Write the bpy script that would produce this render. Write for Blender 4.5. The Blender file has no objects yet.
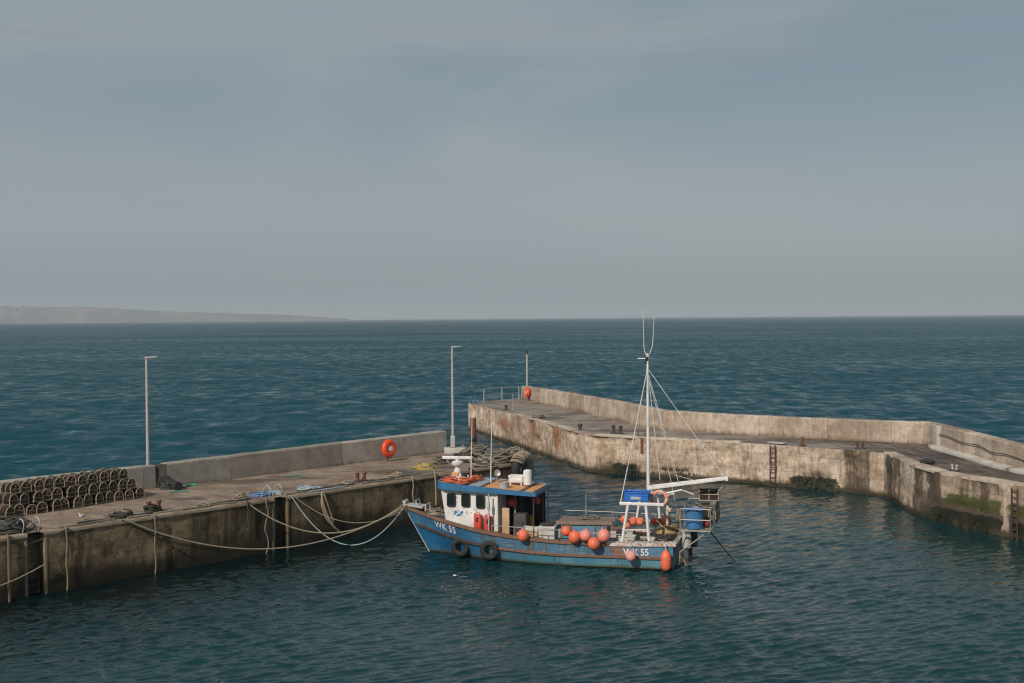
import bpy, bmesh, math, random
import numpy as np
from mathutils import Vector, Matrix, Euler, noise as mnoise

R = math.radians
random.seed(7)
SC = bpy.context.scene
COL = SC.collection

# ------------------------------------------------------------------ camera
FPX, CAMH = 1200.0, 8.5
PITCH = math.atan((341.5 - 318.0) / FPX)
ROLL = 0.0076
_f = Vector((0, math.cos(PITCH), -math.sin(PITCH)))
_r0, _u0 = Vector((1, 0, 0)), Vector((0, math.sin(PITCH), math.cos(PITCH)))
_r = _r0 * math.cos(ROLL) - _u0 * math.sin(ROLL)
_u = _u0 * math.cos(ROLL) + _r0 * math.sin(ROLL)
CAM = Vector((0, 0, CAMH))


def ray(px, py):
    return _f + _r * ((px - 512) / FPX) - _u * ((py - 341.5) / FPX)


def at(px, py, z):
    """survey helper: the ground-plan point at height z that the photograph shows at a pixel"""
    d = ray(px, py)
    return CAM + d * ((z - CAMH) / d.z)


def atY(px, py, Y):
    d = ray(px, py)
    return CAM + d * (Y / d.y)


cam = bpy.data.cameras.new("camera")
cam.sensor_width = 36.0
cam.lens = FPX * 36.0 / 1024.0
cam.clip_start = 0.5
cam.clip_end = 200000.0
camo = bpy.data.objects.new("camera", cam)
COL.objects.link(camo)
m3 = Matrix((_r, _u, -_f)).transposed()
camo.matrix_world = Matrix.Translation(CAM) @ m3.to_4x4()
SC.camera = camo


# ------------------------------------------------------------------ materials
class NT:
    """small node-tree writer"""

    def __init__(self, name):
        self.m = bpy.data.materials.new(name)
        self.m.use_nodes = True
        self.t = self.m.node_tree
        self.t.nodes.clear()
        self.out = self.t.nodes.new("ShaderNodeOutputMaterial")

    def n(self, kind, **kw):
        nd = self.t.nodes.new("ShaderNode" + kind)
        for k, v in kw.items():
            setattr(nd, k, v)
        return nd

    def set(self, sock, v):
        if isinstance(v, bpy.types.NodeSocket):
            self.t.links.new(v, sock)
        elif isinstance(v, (tuple, list)) and len(v) == 3 and sock.type == 'RGBA':
            sock.default_value = (*v, 1)
        else:
            sock.default_value = v

    def math(self, op, a, b=None, c=None, clamp=False):
        nd = self.n("Math", operation=op, use_clamp=clamp)
        self.set(nd.inputs[0], a)
        if b is not None:
            self.set(nd.inputs[1], b)
        if c is not None:
            self.set(nd.inputs[2], c)
        return nd.outputs[0]

    def mix(self, fac, a, b, blend='MIX'):
        nd = self.n("Mix", data_type='RGBA', blend_type=blend)
        self.set(nd.inputs[0], fac)
        self.set(nd.inputs[6], a)
        self.set(nd.inputs[7], b)
        return nd.outputs[2]

    def step(self, v, lo, hi, a=0.0, b=1.0):
        nd = self.n("MapRange", interpolation_type='SMOOTHSTEP')
        self.set(nd.inputs[0], v)
        nd.inputs[1].default_value = lo
        nd.inputs[2].default_value = hi
        nd.inputs[3].default_value = a
        nd.inputs[4].default_value = b
        return nd.outputs[0]

    def coords(self, which="Object"):
        return self.n("TexCoord").outputs[which]

    def scale(self, vec, s, off=(0, 0, 0)):
        nd = self.n("Mapping")
        self.set(nd.inputs[0], vec)
        nd.inputs[1].default_value = off
        nd.inputs[3].default_value = s
        return nd.outputs[0]

    def noise(self, vec, s, detail=4, rough=0.6, col=False, dist=0.0):
        nd = self.n("TexNoise")
        self.set(nd.inputs["Vector"], vec)
        nd.inputs["Scale"].default_value = s
        nd.inputs["Detail"].default_value = detail
        nd.inputs["Roughness"].default_value = rough
        nd.inputs["Distortion"].default_value = dist
        return nd.outputs["Color" if col else "Fac"]

    def attr(self, name):
        return self.n("Attribute", attribute_name=name).outputs["Fac"]

    def bump(self, h, strength=0.4, dist=0.02):
        nd = self.n("Bump")
        nd.inputs["Strength"].default_value = strength
        nd.inputs["Distance"].default_value = dist
        self.set(nd.inputs["Height"], h)
        return nd.outputs[0]

    def bsdf(self, color, rough=0.6, normal=None, metal=0.0, spec=0.5, **kw):
        p = self.n("BsdfPrincipled")
        self.set(p.inputs["Base Color"], color)
        self.set(p.inputs["Roughness"], rough)
        self.set(p.inputs["Metallic"], metal)
        p.inputs["Specular IOR Level"].default_value = spec
        if normal is not None:
            self.set(p.inputs["Normal"], normal)
        for k, v in kw.items():
            self.set(p.inputs[k], v)
        self.t.links.new(p.outputs[0], self.out.inputs[0])
        return self.m


def paint(name, color, rough=0.5, dirt=(0.12, 0.08, 0.05), amt=0.35, scale=3.0, metal=0.0, streak=True, chips=None, chip_amt=0.0, bump=0.15):
    """weathered paint / metal / rubber: colour variation, grime streaks and optional rust chips, all fixed to the object"""
    t = NT(name)
    co = t.coords()
    big = t.noise(co, scale * 0.6, 5, 0.65)
    fine = t.noise(co, scale * 9, 3, 0.6)
    c = t.mix(t.step(big, 0.3, 0.75), tuple(x * 0.82 for x in color), tuple(min(1, x * 1.1) for x in color))
    if streak:
        st = t.noise(t.scale(co, (scale * 2.2, scale * 2.2, scale * 0.35)), 1.0, 4, 0.7)
        c = t.mix(t.math('MULTIPLY', t.step(st, 0.5, 0.78), amt), c, dirt)
    c = t.mix(t.math('MULTIPLY', t.step(fine, 0.5, 0.8), amt * 0.6), c, dirt)
    if chips:
        ch = t.noise(co, scale * 2.3, 6, 0.75)
        c = t.mix(t.math('MULTIPLY', t.step(ch, 0.62 - chip_amt * 0.2, 0.7 - chip_amt * 0.2), 0.9), c, chips)
    return t.bsdf(c, rough, t.bump(fine, bump, 0.01), metal)


RUST = (0.20, 0.065, 0.02)
M = {}
M['white'] = paint('white_paint', (0.72, 0.71, 0.68), 0.45, (0.30, 0.2, 0.12), 0.25, 2.5, chips=RUST, chip_amt=0.15)
M['white_rusty'] = paint('rusty_white_paint', (0.62, 0.58, 0.53), 0.55, (0.26, 0.13, 0.07), 0.5, 3.0, chips=(0.28, 0.09, 0.035), chip_amt=0.62)
M['pole_white'] = paint('pole_white_paint', (0.66, 0.64, 0.60), 0.45, (0.3, 0.2, 0.12), 0.3, 2.0, chips=RUST, chip_amt=0.2)
M['galv'] = paint('galvanised_steel', (0.42, 0.42, 0.40), 0.5, (0.22, 0.15, 0.09), 0.35, 3.0)
M['lamp_grey'] = paint('lamp_grey_paint', (0.43, 0.40, 0.375), 0.5, (0.3, 0.2, 0.14), 0.3, 2.0)
M['stainless'] = paint('dull_stainless', (0.36, 0.335, 0.30), 0.42, (0.25, 0.13, 0.06), 0.45, 4.0, metal=0.35)
M['rubber'] = paint('black_rubber', (0.018, 0.018, 0.019), 0.75, (0.07, 0.06, 0.05), 0.4, 3.0, streak=False)
M['glass'] = NT('dark_window_glass').bsdf((0.012, 0.017, 0.017), 0.06)
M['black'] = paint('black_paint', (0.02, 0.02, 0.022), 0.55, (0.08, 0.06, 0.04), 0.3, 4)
M['roof_blue'] = paint('roof_blue_paint', (0.025, 0.145, 0.30), 0.45, (0.12, 0.1, 0.08), 0.3, 2.2, chips=(0.22, 0.2, 0.18), chip_amt=0.12)
M['roof_orange'] = paint('faded_orange_board', (0.66, 0.31, 0.115), 0.7, (0.2, 0.12, 0.07), 0.5, 2.5, streak=False)
M['roof_grey'] = paint('grey_blue_panel', (0.30, 0.36, 0.40), 0.55, (0.2, 0.15, 0.1), 0.3, 3)
M['roof_brown'] = paint('brown_roof_strip', (0.13, 0.065, 0.04), 0.7, (0.05, 0.03, 0.02), 0.4, 3)
M['wood_brown'] = paint('weathered_brown_timber', (0.155, 0.085, 0.055), 0.7, (0.33, 0.25, 0.19), 0.55, 3.5, chips=(0.22, 0.075, 0.03), chip_amt=0.5)
M['wood_dark'] = paint('dark_timber', (0.045, 0.032, 0.027), 0.7, (0.2, 0.14, 0.1), 0.4, 3.5)
M['plywood'] = paint('tan_plywood', (0.52, 0.34, 0.19), 0.65, (0.25, 0.15, 0.09), 0.35, 4, streak=True)
M['table_wood'] = paint('grey_brown_table_wood', (0.21, 0.155, 0.115), 0.75, (0.07, 0.05, 0.04), 0.5, 4, streak=False)
M['deck_grey'] = paint('pale_deck_paint', (0.43, 0.40, 0.36), 0.7, (0.2, 0.14, 0.1), 0.5, 2.0, streak=False)
M['box_blue'] = paint('dull_blue_box_paint', (0.075, 0.19, 0.30), 0.6, (0.2, 0.15, 0.1), 0.35, 3)
M['crate_blue'] = paint('bright_blue_plastic', (0.02, 0.14, 0.50), 0.42, (0.1, 0.14, 0.2), 0.2, 5, streak=False)
M['tub_blue'] = paint('blue_tub_plastic', (0.05, 0.17, 0.36), 0.45, (0.15, 0.13, 0.1), 0.3, 3)
M['orange'] = paint('orange_buoy_plastic', (0.82, 0.150, 0.062), 0.42, (0.35, 0.16, 0.10), 0.25, 3, streak=False)
M['pink'] = paint('faded_pink_buoy_plastic', (0.82, 0.245, 0.175), 0.5, (0.45, 0.28, 0.2), 0.3, 3, streak=False)
M['red'] = paint('red_plastic', (0.60, 0.06, 0.035), 0.5, (0.2, 0.07, 0.05), 0.3, 4)
M['dark_red'] = paint('dark_red_float', (0.30, 0.035, 0.035), 0.6, (0.1, 0.05, 0.04), 0.4, 4)
M['ring_orange'] = paint('orange_ring_housing', (0.76, 0.075, 0.015), 0.45, (0.4, 0.08, 0.03), 0.25, 2, streak=False)
M['rope_tan'] = paint('tan_rope', (0.29, 0.24, 0.17), 0.9, (0.16, 0.12, 0.08), 0.5, 9, streak=False)
M['rope_dirty'] = paint('dirty_rope', (0.21, 0.18, 0.135), 0.9, (0.08, 0.06, 0.04), 0.5, 9, streak=False)
M['rope_blue'] = paint('pale_blue_rope', (0.33, 0.39, 0.42), 0.85, (0.2, 0.2, 0.2), 0.3, 9, streak=False)
M['rope_royal'] = paint('blue_rope', (0.10, 0.20, 0.36), 0.85, (0.2, 0.2, 0.2), 0.4, 9, streak=False)
M['rope_green'] = paint('green_rope', (0.06, 0.28, 0.17), 0.85, (0.1, 0.12, 0.08), 0.4, 9, streak=False)
M['rope_yellow'] = paint('yellow_rope', (0.46, 0.34, 0.08), 0.85, (0.2, 0.14, 0.06), 0.4, 9, streak=False)
M['rope_dark'] = paint('dark_rope_gap_shade', (0.05, 0.05, 0.04), 0.9, (0.12, 0.1, 0.07), 0.5, 9, streak=False)
M['net_dark'] = paint('dark_creel_net', (0.026, 0.018, 0.015), 0.9, (0.075, 0.045, 0.032), 0.4, 8, streak=False)
M['creel_bow'] = paint('pale_creel_bow', (0.33, 0.27, 0.195), 0.85, (0.14, 0.10, 0.07), 0.55, 8, streak=False)
M['creel_base'] = paint('creel_timber', (0.17, 0.12, 0.085), 0.85, (0.06, 0.04, 0.03), 0.5, 8, streak=False)
M['rust'] = paint('rusty_steel', (0.17, 0.066, 0.034), 0.85, (0.07, 0.03, 0.02), 0.5, 4)
M['rust_dark'] = paint('dark_rusty_iron', (0.075, 0.048, 0.038), 0.8, (0.22, 0.09, 0.04), 0.4, 6, streak=False)
M['iron'] = paint('dark_iron', (0.05, 0.05, 0.052), 0.65, (0.16, 0.07, 0.035), 0.4, 6, streak=False)
M['bollard_white'] = paint('chalky_paint', (0.45, 0.42, 0.38), 0.75, (0.15, 0.08, 0.05), 0.6, 8, streak=False)
M['seaweed'] = paint('dark_seaweed', (0.013, 0.016, 0.008), 0.6, (0.04, 0.042, 0.014), 0.6, 3, streak=False)
M['seaweed_green'] = paint('green_weed', (0.055, 0.070, 0.016), 0.7, (0.03, 0.04, 0.015), 0.5, 6, streak=False)
M['gull_white'] = paint('gull_white_feathers', (0.75, 0.74, 0.72), 0.8, (0.5, 0.5, 0.5), 0.1, 8, streak=False)
M['gull_grey'] = paint('gull_grey_feathers', (0.36, 0.38, 0.41), 0.8, (0.3, 0.3, 0.3), 0.1, 8, streak=False)
M['beak'] = paint('gull_beak_yellow', (0.6, 0.38, 0.06), 0.6, (0.3, 0.2, 0.1), 0.1, 8, streak=False)
M['white_text'] = paint('white_lettering', (0.74, 0.74, 0.72), 0.5, (0.35, 0.3, 0.25), 0.3, 6, streak=False)
M['saltire_blue'] = paint('saltire_blue', (0.03, 0.16, 0.33), 0.5, (0.3, 0.3, 0.3), 0.2, 6, streak=False)
M['tin'] = paint('grey_painted_tin', (0.36, 0.385, 0.38), 0.5, (0.3, 0.2, 0.12), 0.3, 4)
M['insul'] = paint('off_white_bin_plastic', (0.56, 0.54, 0.49), 0.6, (0.25, 0.18, 0.12), 0.4, 3)
M['yellow_net'] = paint('tan_yellow_net', (0.36, 0.25, 0.10), 0.9, (0.15, 0.1, 0.05), 0.5, 9, streak=False)
M['green_net'] = paint('green_grey_net', (0.09, 0.115, 0.085), 0.9, (0.2, 0.17, 0.12), 0.4, 9, streak=False)
M['orange_net'] = paint('orange_net_heap', (0.52, 0.12, 0.05), 0.9, (0.2, 0.06, 0.03), 0.5, 9, streak=False)
M['yellow'] = paint('yellow_ochre_paint', (0.5, 0.25, 0.03), 0.6, (0.2, 0.1, 0.04), 0.4, 5)

t = NT('creel_netting')
co = t.coords()
rnd = t.n('ObjectInfo').outputs['Random']
cr = t.mix(t.step(rnd, 0.2, 0.5), (0.020, 0.014, 0.012), (0.045, 0.027, 0.018))
cr = t.mix(t.step(rnd, 0.6, 0.9), cr, (0.020, 0.028, 0.020))
cr = t.mix(t.math('MULTIPLY', t.step(t.noise(co, 26, 3, 0.7), 0.5, 0.62), 0.6), cr, (0.075, 0.055, 0.038))
M['creel_net'] = t.bsdf(cr, 0.9)
for k_, c_, d_ in (('orange', (0.80, 0.14, 0.058), (0.42, 0.16, 0.09)), ('pink', (0.80, 0.235, 0.17), (0.50, 0.27, 0.2))):
    t = NT(k_ + '_buoy_skin')
    co = t.coords()
    rnd = t.n('ObjectInfo').outputs['Random']
    ca_ = t.mix(rnd, c_, tuple(min(1, x * m_) for x, m_ in zip(c_, (0.94, 1.35, 1.6))))
    ca_ = t.mix(t.math('MULTIPLY', t.step(t.noise(co, 5.5, 5, 0.7), 0.46, 0.66), 0.75), ca_, d_)
    ca_ = t.mix(t.math('MULTIPLY', t.step(t.noise(co, 17, 5, 0.75), 0.58, 0.66), 0.6), ca_, (0.16, 0.08, 0.06))
    M[k_] = t.bsdf(ca_, 0.5, t.bump(t.noise(co, 20, 3, 0.6), 0.25, 0.01))


def concrete(name, c_lo, c_hi, tide=(0.5, 0.05), tide_col=(0.03, 0.026, 0.018), stain_col=(0.07, 0.05, 0.032), moss_col=(0.060, 0.066, 0.016),
             rust_col=(0.27, 0.11, 0.04), streak=0.5, joint=0.0, joint_col=(0.08, 0.065, 0.05), wet=False, bumpd=0.05, light_streak=0.0, fine=0.5, blotch=0.55, pour=0.0):
    """weathered harbour concrete on UV in metres (u along the wall, v = height), with painted-on wear attributes stain, moss, rust"""
    t = NT(name)
    uv = t.coords("UV")
    big = t.noise(uv, 0.55, 7, 0.65)
    mid = t.noise(uv, 2.6, 6, 0.7, dist=0.4)
    fin = t.noise(uv, 16.0, 4, 0.7)
    stv = t.noise(t.scale(uv, (3.2, 0.28, 1)), 1.0, 6, 0.72)
    stw = t.noise(t.scale(uv, (7.5, 0.55, 1), (3.7, 1.1, 0)), 1.0, 4, 0.7)
    c = t.mix(t.step(t.math('ADD', t.math('MULTIPLY', big, 0.55), t.math('MULTIPLY', mid, 0.45)), 0.40, 0.60), c_lo, c_hi)
    pit = t.noise(uv, 6.5, 9, 0.82, dist=0.6)
    c = t.mix(t.math('MULTIPLY', t.step(pit, 0.56, 0.68), blotch), c, tuple(x * 0.42 for x in c_lo))
    c = t.mix(t.math('MULTIPLY', t.step(pit, 0.44, 0.34), blotch * 0.55), c, tuple(min(1, x * 1.22) for x in c_hi))
    if joint:
        pv = t.n('SeparateXYZ')
        t.set(pv.inputs[0], uv)
        wn = t.n('TexWhiteNoise', noise_dimensions='1D')
        t.set(wn.inputs['W'], t.math('FLOOR', t.math('ADD', t.math('DIVIDE', pv.outputs[0], joint), 0.5)))
        c = t.mix(1.0, c, t.mix(wn.outputs[0], (0.74, 0.70, 0.66), (1.08, 1.07, 1.05)), 'MULTIPLY')
    c = t.mix(t.math('MULTIPLY', t.step(stv, 0.5, 0.72), streak), c, stain_col)
    c = t.mix(t.math('MULTIPLY', t.step(stw, 0.55, 0.8), streak * 0.9), c, tuple(x * 0.7 for x in rust_col))
    if light_streak:
        c = t.mix(t.math('MULTIPLY', t.step(stw, 0.46, 0.3), light_streak), c, tuple(min(1, x * 1.5 + .05) for x in c_hi))
    c = t.mix(t.math('MULTIPLY', t.step(fin, 0.52, 0.64), fine), c, tuple(x * 0.45 for x in c_lo))
    sv = t.math('ADD', t.attr('stain'), t.math('MULTIPLY', t.math('SUBTRACT', t.math('ADD', t.math('MULTIPLY', mid, 0.5), t.math('MULTIPLY', stv, 0.5)), 0.5), 1.9))
    c = t.mix(t.math('MULTIPLY', t.step(sv, 0.30, 0.72), 0.93), c, stain_col)
    rv = t.math('ADD', t.attr('rust'), t.math('MULTIPLY', t.math('SUBTRACT', stw, 0.5), 1.5))
    c = t.mix(t.math('MULTIPLY', t.step(rv, 0.35, 0.8), 0.85), c, rust_col)
    mv = t.math('ADD', t.attr('moss'), t.math('MULTIPLY', t.math('SUBTRACT', mid, 0.5), 1.6))
    c = t.mix(t.math('MULTIPLY', t.step(mv, 0.35, 0.75), 0.92), c, moss_col)
    dkv = t.math('ADD', t.attr('dark'), t.math('MULTIPLY', t.math('SUBTRACT', t.math('ADD', t.math('MULTIPLY', pit, 0.5), t.math('MULTIPLY', mid, 0.5)), 0.5), 1.8))
    c = t.mix(t.math('MULTIPLY', t.step(dkv, 0.35, 0.6), 0.92), c, (0.017, 0.019, 0.011))
    vd = t.n('TexVoronoi', feature='DISTANCE_TO_EDGE')
    dv_ = t.n('VectorMath', operation='ADD')
    t.set(dv_.inputs[0], uv)
    t.set(dv_.inputs[1], t.noise(uv, 3.0, 5, 0.7, col=True))
    t.set(vd.inputs['Vector'], dv_.outputs[0])
    vd.inputs['Scale'].default_value = 0.42
    crk = t.math('MULTIPLY', t.math('LESS_THAN', vd.outputs['Distance'], 0.006), t.step(big, 0.42, 0.55))
    c = t.mix(t.math('MULTIPLY', crk, 0.5), c, tuple(x * 0.25 for x in c_lo))
    if pour:
        v3 = t.n('SeparateXYZ')
        t.set(v3.inputs[0], uv)
        pf = t.math('FRACT', t.math('ADD', t.math('DIVIDE', v3.outputs[1], pour), t.math('MULTIPLY', mid, 0.035)))
        c = t.mix(t.math('MULTIPLY', t.math('LESS_THAN', pf, 0.035), t.step(stv, 0.40, 0.56, 0.1, 0.6)), c, tuple(x * 0.35 for x in c_lo))
    if tide:
        v = t.n("SeparateXYZ")
        t.set(v.inputs[0], uv)
        hv = t.math('ADD', v.outputs[1], t.math('MULTIPLY', t.math('SUBTRACT', mid, 0.5), 0.9 * tide[0]))
        c = t.mix(t.math('MULTIPLY', t.step(hv, tide[0], tide[1]), 0.95), c, tide_col)
    if joint:
        v2 = t.n("SeparateXYZ")
        t.set(v2.inputs[0], uv)
        fr = t.math('FRACT', t.math('ADD', t.math('DIVIDE', v2.outputs[0], joint), t.math('MULTIPLY', t.math('SUBTRACT', fin, 0.5), 0.006)))
        ln = t.math('LESS_THAN', t.math('ABSOLUTE', t.math('SUBTRACT', fr, 0.5)), 0.014 / joint)
        c = t.mix(t.math('MULTIPLY', ln, 0.6), c, joint_col)
    h = t.math('ADD', t.math('MULTIPLY', mid, 0.7), t.math('MULTIPLY', fin, 0.35))
    rough = 0.9
    if wet:
        wn = t.noise(t.scale(uv, (0.5, 0.9, 1)), 0.35, 4, 0.6)
        wf = t.math('MULTIPLY', t.step(t.math('ADD', wn, t.math('MULTIPLY', t.attr('wet'), 0.3)), 0.50, 0.62), 1.0)
        pud = t.step(t.noise(t.scale(uv, (0.7, 1.1, 1), (4, 2, 0)), 0.42, 3, 0.5), 0.60, 0.635)
        c = t.mix(t.math('MULTIPLY', t.step(t.noise(uv, 0.9, 6, 0.7), 0.5, 0.66), 0.55), c, (0.17, 0.095, 0.06))
        c = t.mix(wf, c, t.mix(1.0, c, (0.50, 0.49, 0.48), 'MULTIPLY'))
        c = t.mix(pud, c, t.mix(1.0, c, (0.55, 0.55, 0.56), 'MULTIPLY'))
        rough = t.math('SUBTRACT', t.math('SUBTRACT', 0.92, t.math('MULTIPLY', wf, 0.35)), t.math('MULTIPLY', pud, 0.42))
    return t.bsdf(c, rough, t.bump(h, 0.6, bumpd), spec=0.3)


M['quay_face'] = concrete('quay_face_concrete', (0.085, 0.060, 0.034), (0.33, 0.245, 0.145), tide=(0.75, 0.05), tide_col=(0.022, 0.019, 0.012), stain_col=(0.042, 0.032, 0.019), streak=0.5, light_streak=0.2, fine=0.4, blotch=0.65, pour=0.62, joint=4.4)
M['quay_deck'] = concrete('quay_deck_concrete', (0.185, 0.135, 0.095), (0.335, 0.26, 0.195), tide=None, streak=0.0, stain_col=(0.10, 0.075, 0.05), rust_col=(0.25, 0.13, 0.06), wet=True, bumpd=0.02)
M['quay_cope'] = concrete('quay_cope_concrete', (0.17, 0.13, 0.085), (0.34, 0.27, 0.19), tide=None, streak=0.0, stain_col=(0.09, 0.07, 0.05), bumpd=0.02)
M['quay_wall'] = concrete('quay_parapet_concrete', (0.27, 0.245, 0.215), (0.39, 0.36, 0.315), tide=None, stain_col=(0.15, 0.12, 0.09), streak=0.22, joint=6.0, bumpd=0.02, fine=0.25, blotch=0.25)
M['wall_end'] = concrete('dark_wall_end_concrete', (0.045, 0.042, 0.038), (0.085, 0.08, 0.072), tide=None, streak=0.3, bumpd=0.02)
M['pier_face'] = concrete('pier_face_concrete', (0.315, 0.23, 0.16), (0.65, 0.545, 0.435), tide=(0.36, 0.10), tide_col=(0.05, 0.038, 0.02), stain_col=(0.07, 0.052, 0.034), streak=0.55, light_streak=0.3, joint=5.6, bumpd=0.09, blotch=0.8, pour=0.78)
M['pier_deck'] = concrete('pier_deck_concrete', (0.19, 0.155, 0.125), (0.33, 0.28, 0.235), tide=None, streak=0.0, stain_col=(0.06, 0.05, 0.04), wet=True, bumpd=0.02)
M['pier_wall'] = concrete('pier_parapet_concrete', (0.33, 0.26, 0.205), (0.55, 0.47, 0.385), tide=None, stain_col=(0.17, 0.115, 0.075), streak=0.4, light_streak=0.2, joint=3.3, bumpd=0.03)
M['pale_block'] = concrete('pale_concrete_block', (0.42, 0.39, 0.34), (0.55, 0.52, 0.46), tide=None, streak=0.2, bumpd=0.02)


# ------------------------------------------------------------------ mesh helpers
def tag(o, label=None, cat=None, group=None, kind=None):
    if label:
        o['label'] = label
    if cat:
        o['category'] = cat
    if group:
        o['group'] = group
    if kind:
        o['kind'] = kind
    return o


def empty(name, loc=(0, 0, 0), rz=0.0):
    o = bpy.data.objects.new(name, None)
    o.empty_display_size = 0.3
    o.location = loc
    o.rotation_euler = (0, 0, rz)
    COL.objects.link(o)
    return o


class MB:
    def __init__(self):
        self.v, self.f, self.mi = [], [], []

    def add(self, verts, faces, mi=0):
        b = len(self.v)
        self.v += [tuple(p) for p in verts]
        self.f += [tuple(b + i for i in fc) for fc in faces]
        self.mi += [mi] * len(faces)
        return self

    def box(self, c, s, rot=(0, 0, 0), bev=0.0, mi=0, taper=None):
        bm = bmesh.new()
        bmesh.ops.create_cube(bm, size=1)
        for v in bm.verts:
            k = 1.0
            if taper and v.co.z > 0:
                k = taper
            v.co = Vector((v.co.x * s[0] * k, v.co.y * s[1] * k, v.co.z * s[2]))
        if bev:
            bmesh.ops.bevel(bm, geom=bm.edges[:], offset=bev, segments=2, affect='EDGES', profile=0.5)
        e = Euler(rot).to_matrix()
        bm.verts.index_update()
        self.add([Vector(c) + e @ v.co for v in bm.verts], [[v.index for v in f.verts] for f in bm.faces], mi)
        bm.free()
        return self

    def bar(self, a, b, w, h, mi=0, bev=0.0):
        a, b = Vector(a), Vector(b)
        d = b - a
        q = d.to_track_quat('X', 'Z')
        self.box((a + b) / 2, (d.length, w, h), q.to_euler(), bev, mi)
        return self

    def tube(self, pts, r, n=8, mi=0, cap=True, closed=False):
        pts = [Vector(p) for p in pts]
        rs = r if isinstance(r, (list, tuple)) else [r] * len(pts)
        N = len(pts)
        ring, up = [], None
        for i, p in enumerate(pts):
            if closed:
                d = pts[(i + 1) % N] - pts[i - 1]
            else:
                d = pts[min(i + 1, N - 1)] - pts[max(i - 1, 0)]
            if d.length < 1e-9:
                d = Vector((0, 0, 1))
            d.normalize()
            if up is None:
                up = d.orthogonal().normalized()
            else:
                up = up - d * up.dot(d)
                up = up.normalized() if up.length > 1e-6 else d.orthogonal().normalized()
            s = d.cross(up)
            ring.append([p + (up * math.cos(2 * math.pi * k / n) + s * math.sin(2 * math.pi * k / n)) * rs[i] for k in range(n)])
        vs = [q for rg in ring for q in rg]
        fs = []
        for i in range(N if closed else N - 1):
            j = (i + 1) % N
            for k in range(n):
                fs.append((i * n + k, i * n + (k + 1) % n, j * n + (k + 1) % n, j * n + k))
        if cap and not closed:
            fs.append(tuple(range(n - 1, -1, -1)))
            fs.append(tuple((N - 1) * n + k for k in range(n)))
        return self.add(vs, fs, mi)

    def lathe(self, prof, c=(0, 0, 0), n=20, rot=(0, 0, 0), mi=0):
        """prof = [(radius, z)...] about local z"""
        e = Euler(rot).to_matrix()
        vs, fs = [], []
        for (r, z) in prof:
            for k in range(n):
                a = 2 * math.pi * k / n
                vs.append(Vector(c) + e @ Vector((r * math.cos(a), r * math.sin(a), z)))
        for i in range(len(prof) - 1):
            for k in range(n):
                fs.append((i * n + k, i * n + (k + 1) % n, (i + 1) * n + (k + 1) % n, (i + 1) * n + k))
        if prof[0][0] > 1e-4:
            fs.append(tuple(range(n - 1, -1, -1)))
        if prof[-1][0] > 1e-4:
            fs.append(tuple((len(prof) - 1) * n + k for k in range(n)))
        return self.add(vs, fs, mi)

    def ball(self, c, r, n=18, sq=(1, 1, 1), mi=0, rot=(0, 0, 0)):
        e = Euler(rot).to_matrix()
        h = n // 2
        vs, fs = [], []
        for i in range(h + 1):
            th = math.pi * i / h
            for k in range(n):
                a = 2 * math.pi * k / n
                vs.append(Vector(c) + e @ Vector((r * sq[0] * math.sin(th) * math.cos(a), r * sq[1] * math.sin(th) * math.sin(a), r * sq[2] * math.cos(th))))
        for i in range(h):
            for k in range(n):
                fs.append((i * n + k, (i + 1) * n + k, (i + 1) * n + (k + 1) % n, i * n + (k + 1) % n))
        return self.add(vs, fs, mi)

    def torus(self, c, R1, r2, n=28, m=10, rot=(0, 0, 0), mi=0, sq=1.0):
        e = Euler(rot).to_matrix()
        vs, fs = [], []
        for i in range(n):
            a = 2 * math.pi * i / n
            for k in range(m):
                b = 2 * math.pi * k / m
                rr = R1 + r2 * math.cos(b)
                vs.append(Vector(c) + e @ Vector((rr * math.cos(a), rr * math.sin(a), r2 * sq * math.sin(b))))
        for i in range(n):
            for k in range(m):
                fs.append((i * m + k, ((i + 1) % n) * m + k, ((i + 1) % n) * m + (k + 1) % m, i * m + (k + 1) % m))
        return self.add(vs, fs, mi)

    def prism(self, poly, z0, z1, mi=0):
        n = len(poly)
        vs = [(p[0], p[1], z0) for p in poly] + [(p[0], p[1], z1) for p in poly]
        fs = [tuple(range(n - 1, -1, -1)), tuple(range(n, 2 * n))]
        for k in range(n):
            fs.append((k, (k + 1) % n, n + (k + 1) % n, n + k))
        return self.add(vs, fs, mi)

    def build(self, name, mats, parent=None, smooth=True, angle=38, world=False):
        me = bpy.data.meshes.new(name)
        me.from_pydata(self.v, [], self.f)
        mats = mats if isinstance(mats, (list, tuple)) else [mats]
        for m in mats:
            me.materials.append(m)
        me.polygons.foreach_set('material_index', self.mi)
        if smooth:
            me.polygons.foreach_set('use_smooth', [True] * len(me.polygons))
            me.set_sharp_from_angle(angle=R(angle))
        me.update()
        o = bpy.data.objects.new(name, me)
        COL.objects.link(o)
        if parent is not None:
            o.parent = parent
        return o


def spline(pts, per=6):
    pts = [Vector(p) for p in pts]
    if len(pts) < 3:
        return pts
    out = []
    for i in range(len(pts) - 1):
        p0, p1, p2, p3 = pts[max(i - 1, 0)], pts[i], pts[i + 1], pts[min(i + 2, len(pts) - 1)]
        for k in range(per):
            t = k / per
            out.append(0.5 * ((2 * p1) + (p2 - p0) * t + (2 * p0 - 5 * p1 + 4 * p2 - p3) * t * t + (3 * p1 - p0 - 3 * p2 + p3) * t ** 3))
    out.append(pts[-1])
    return out


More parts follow.
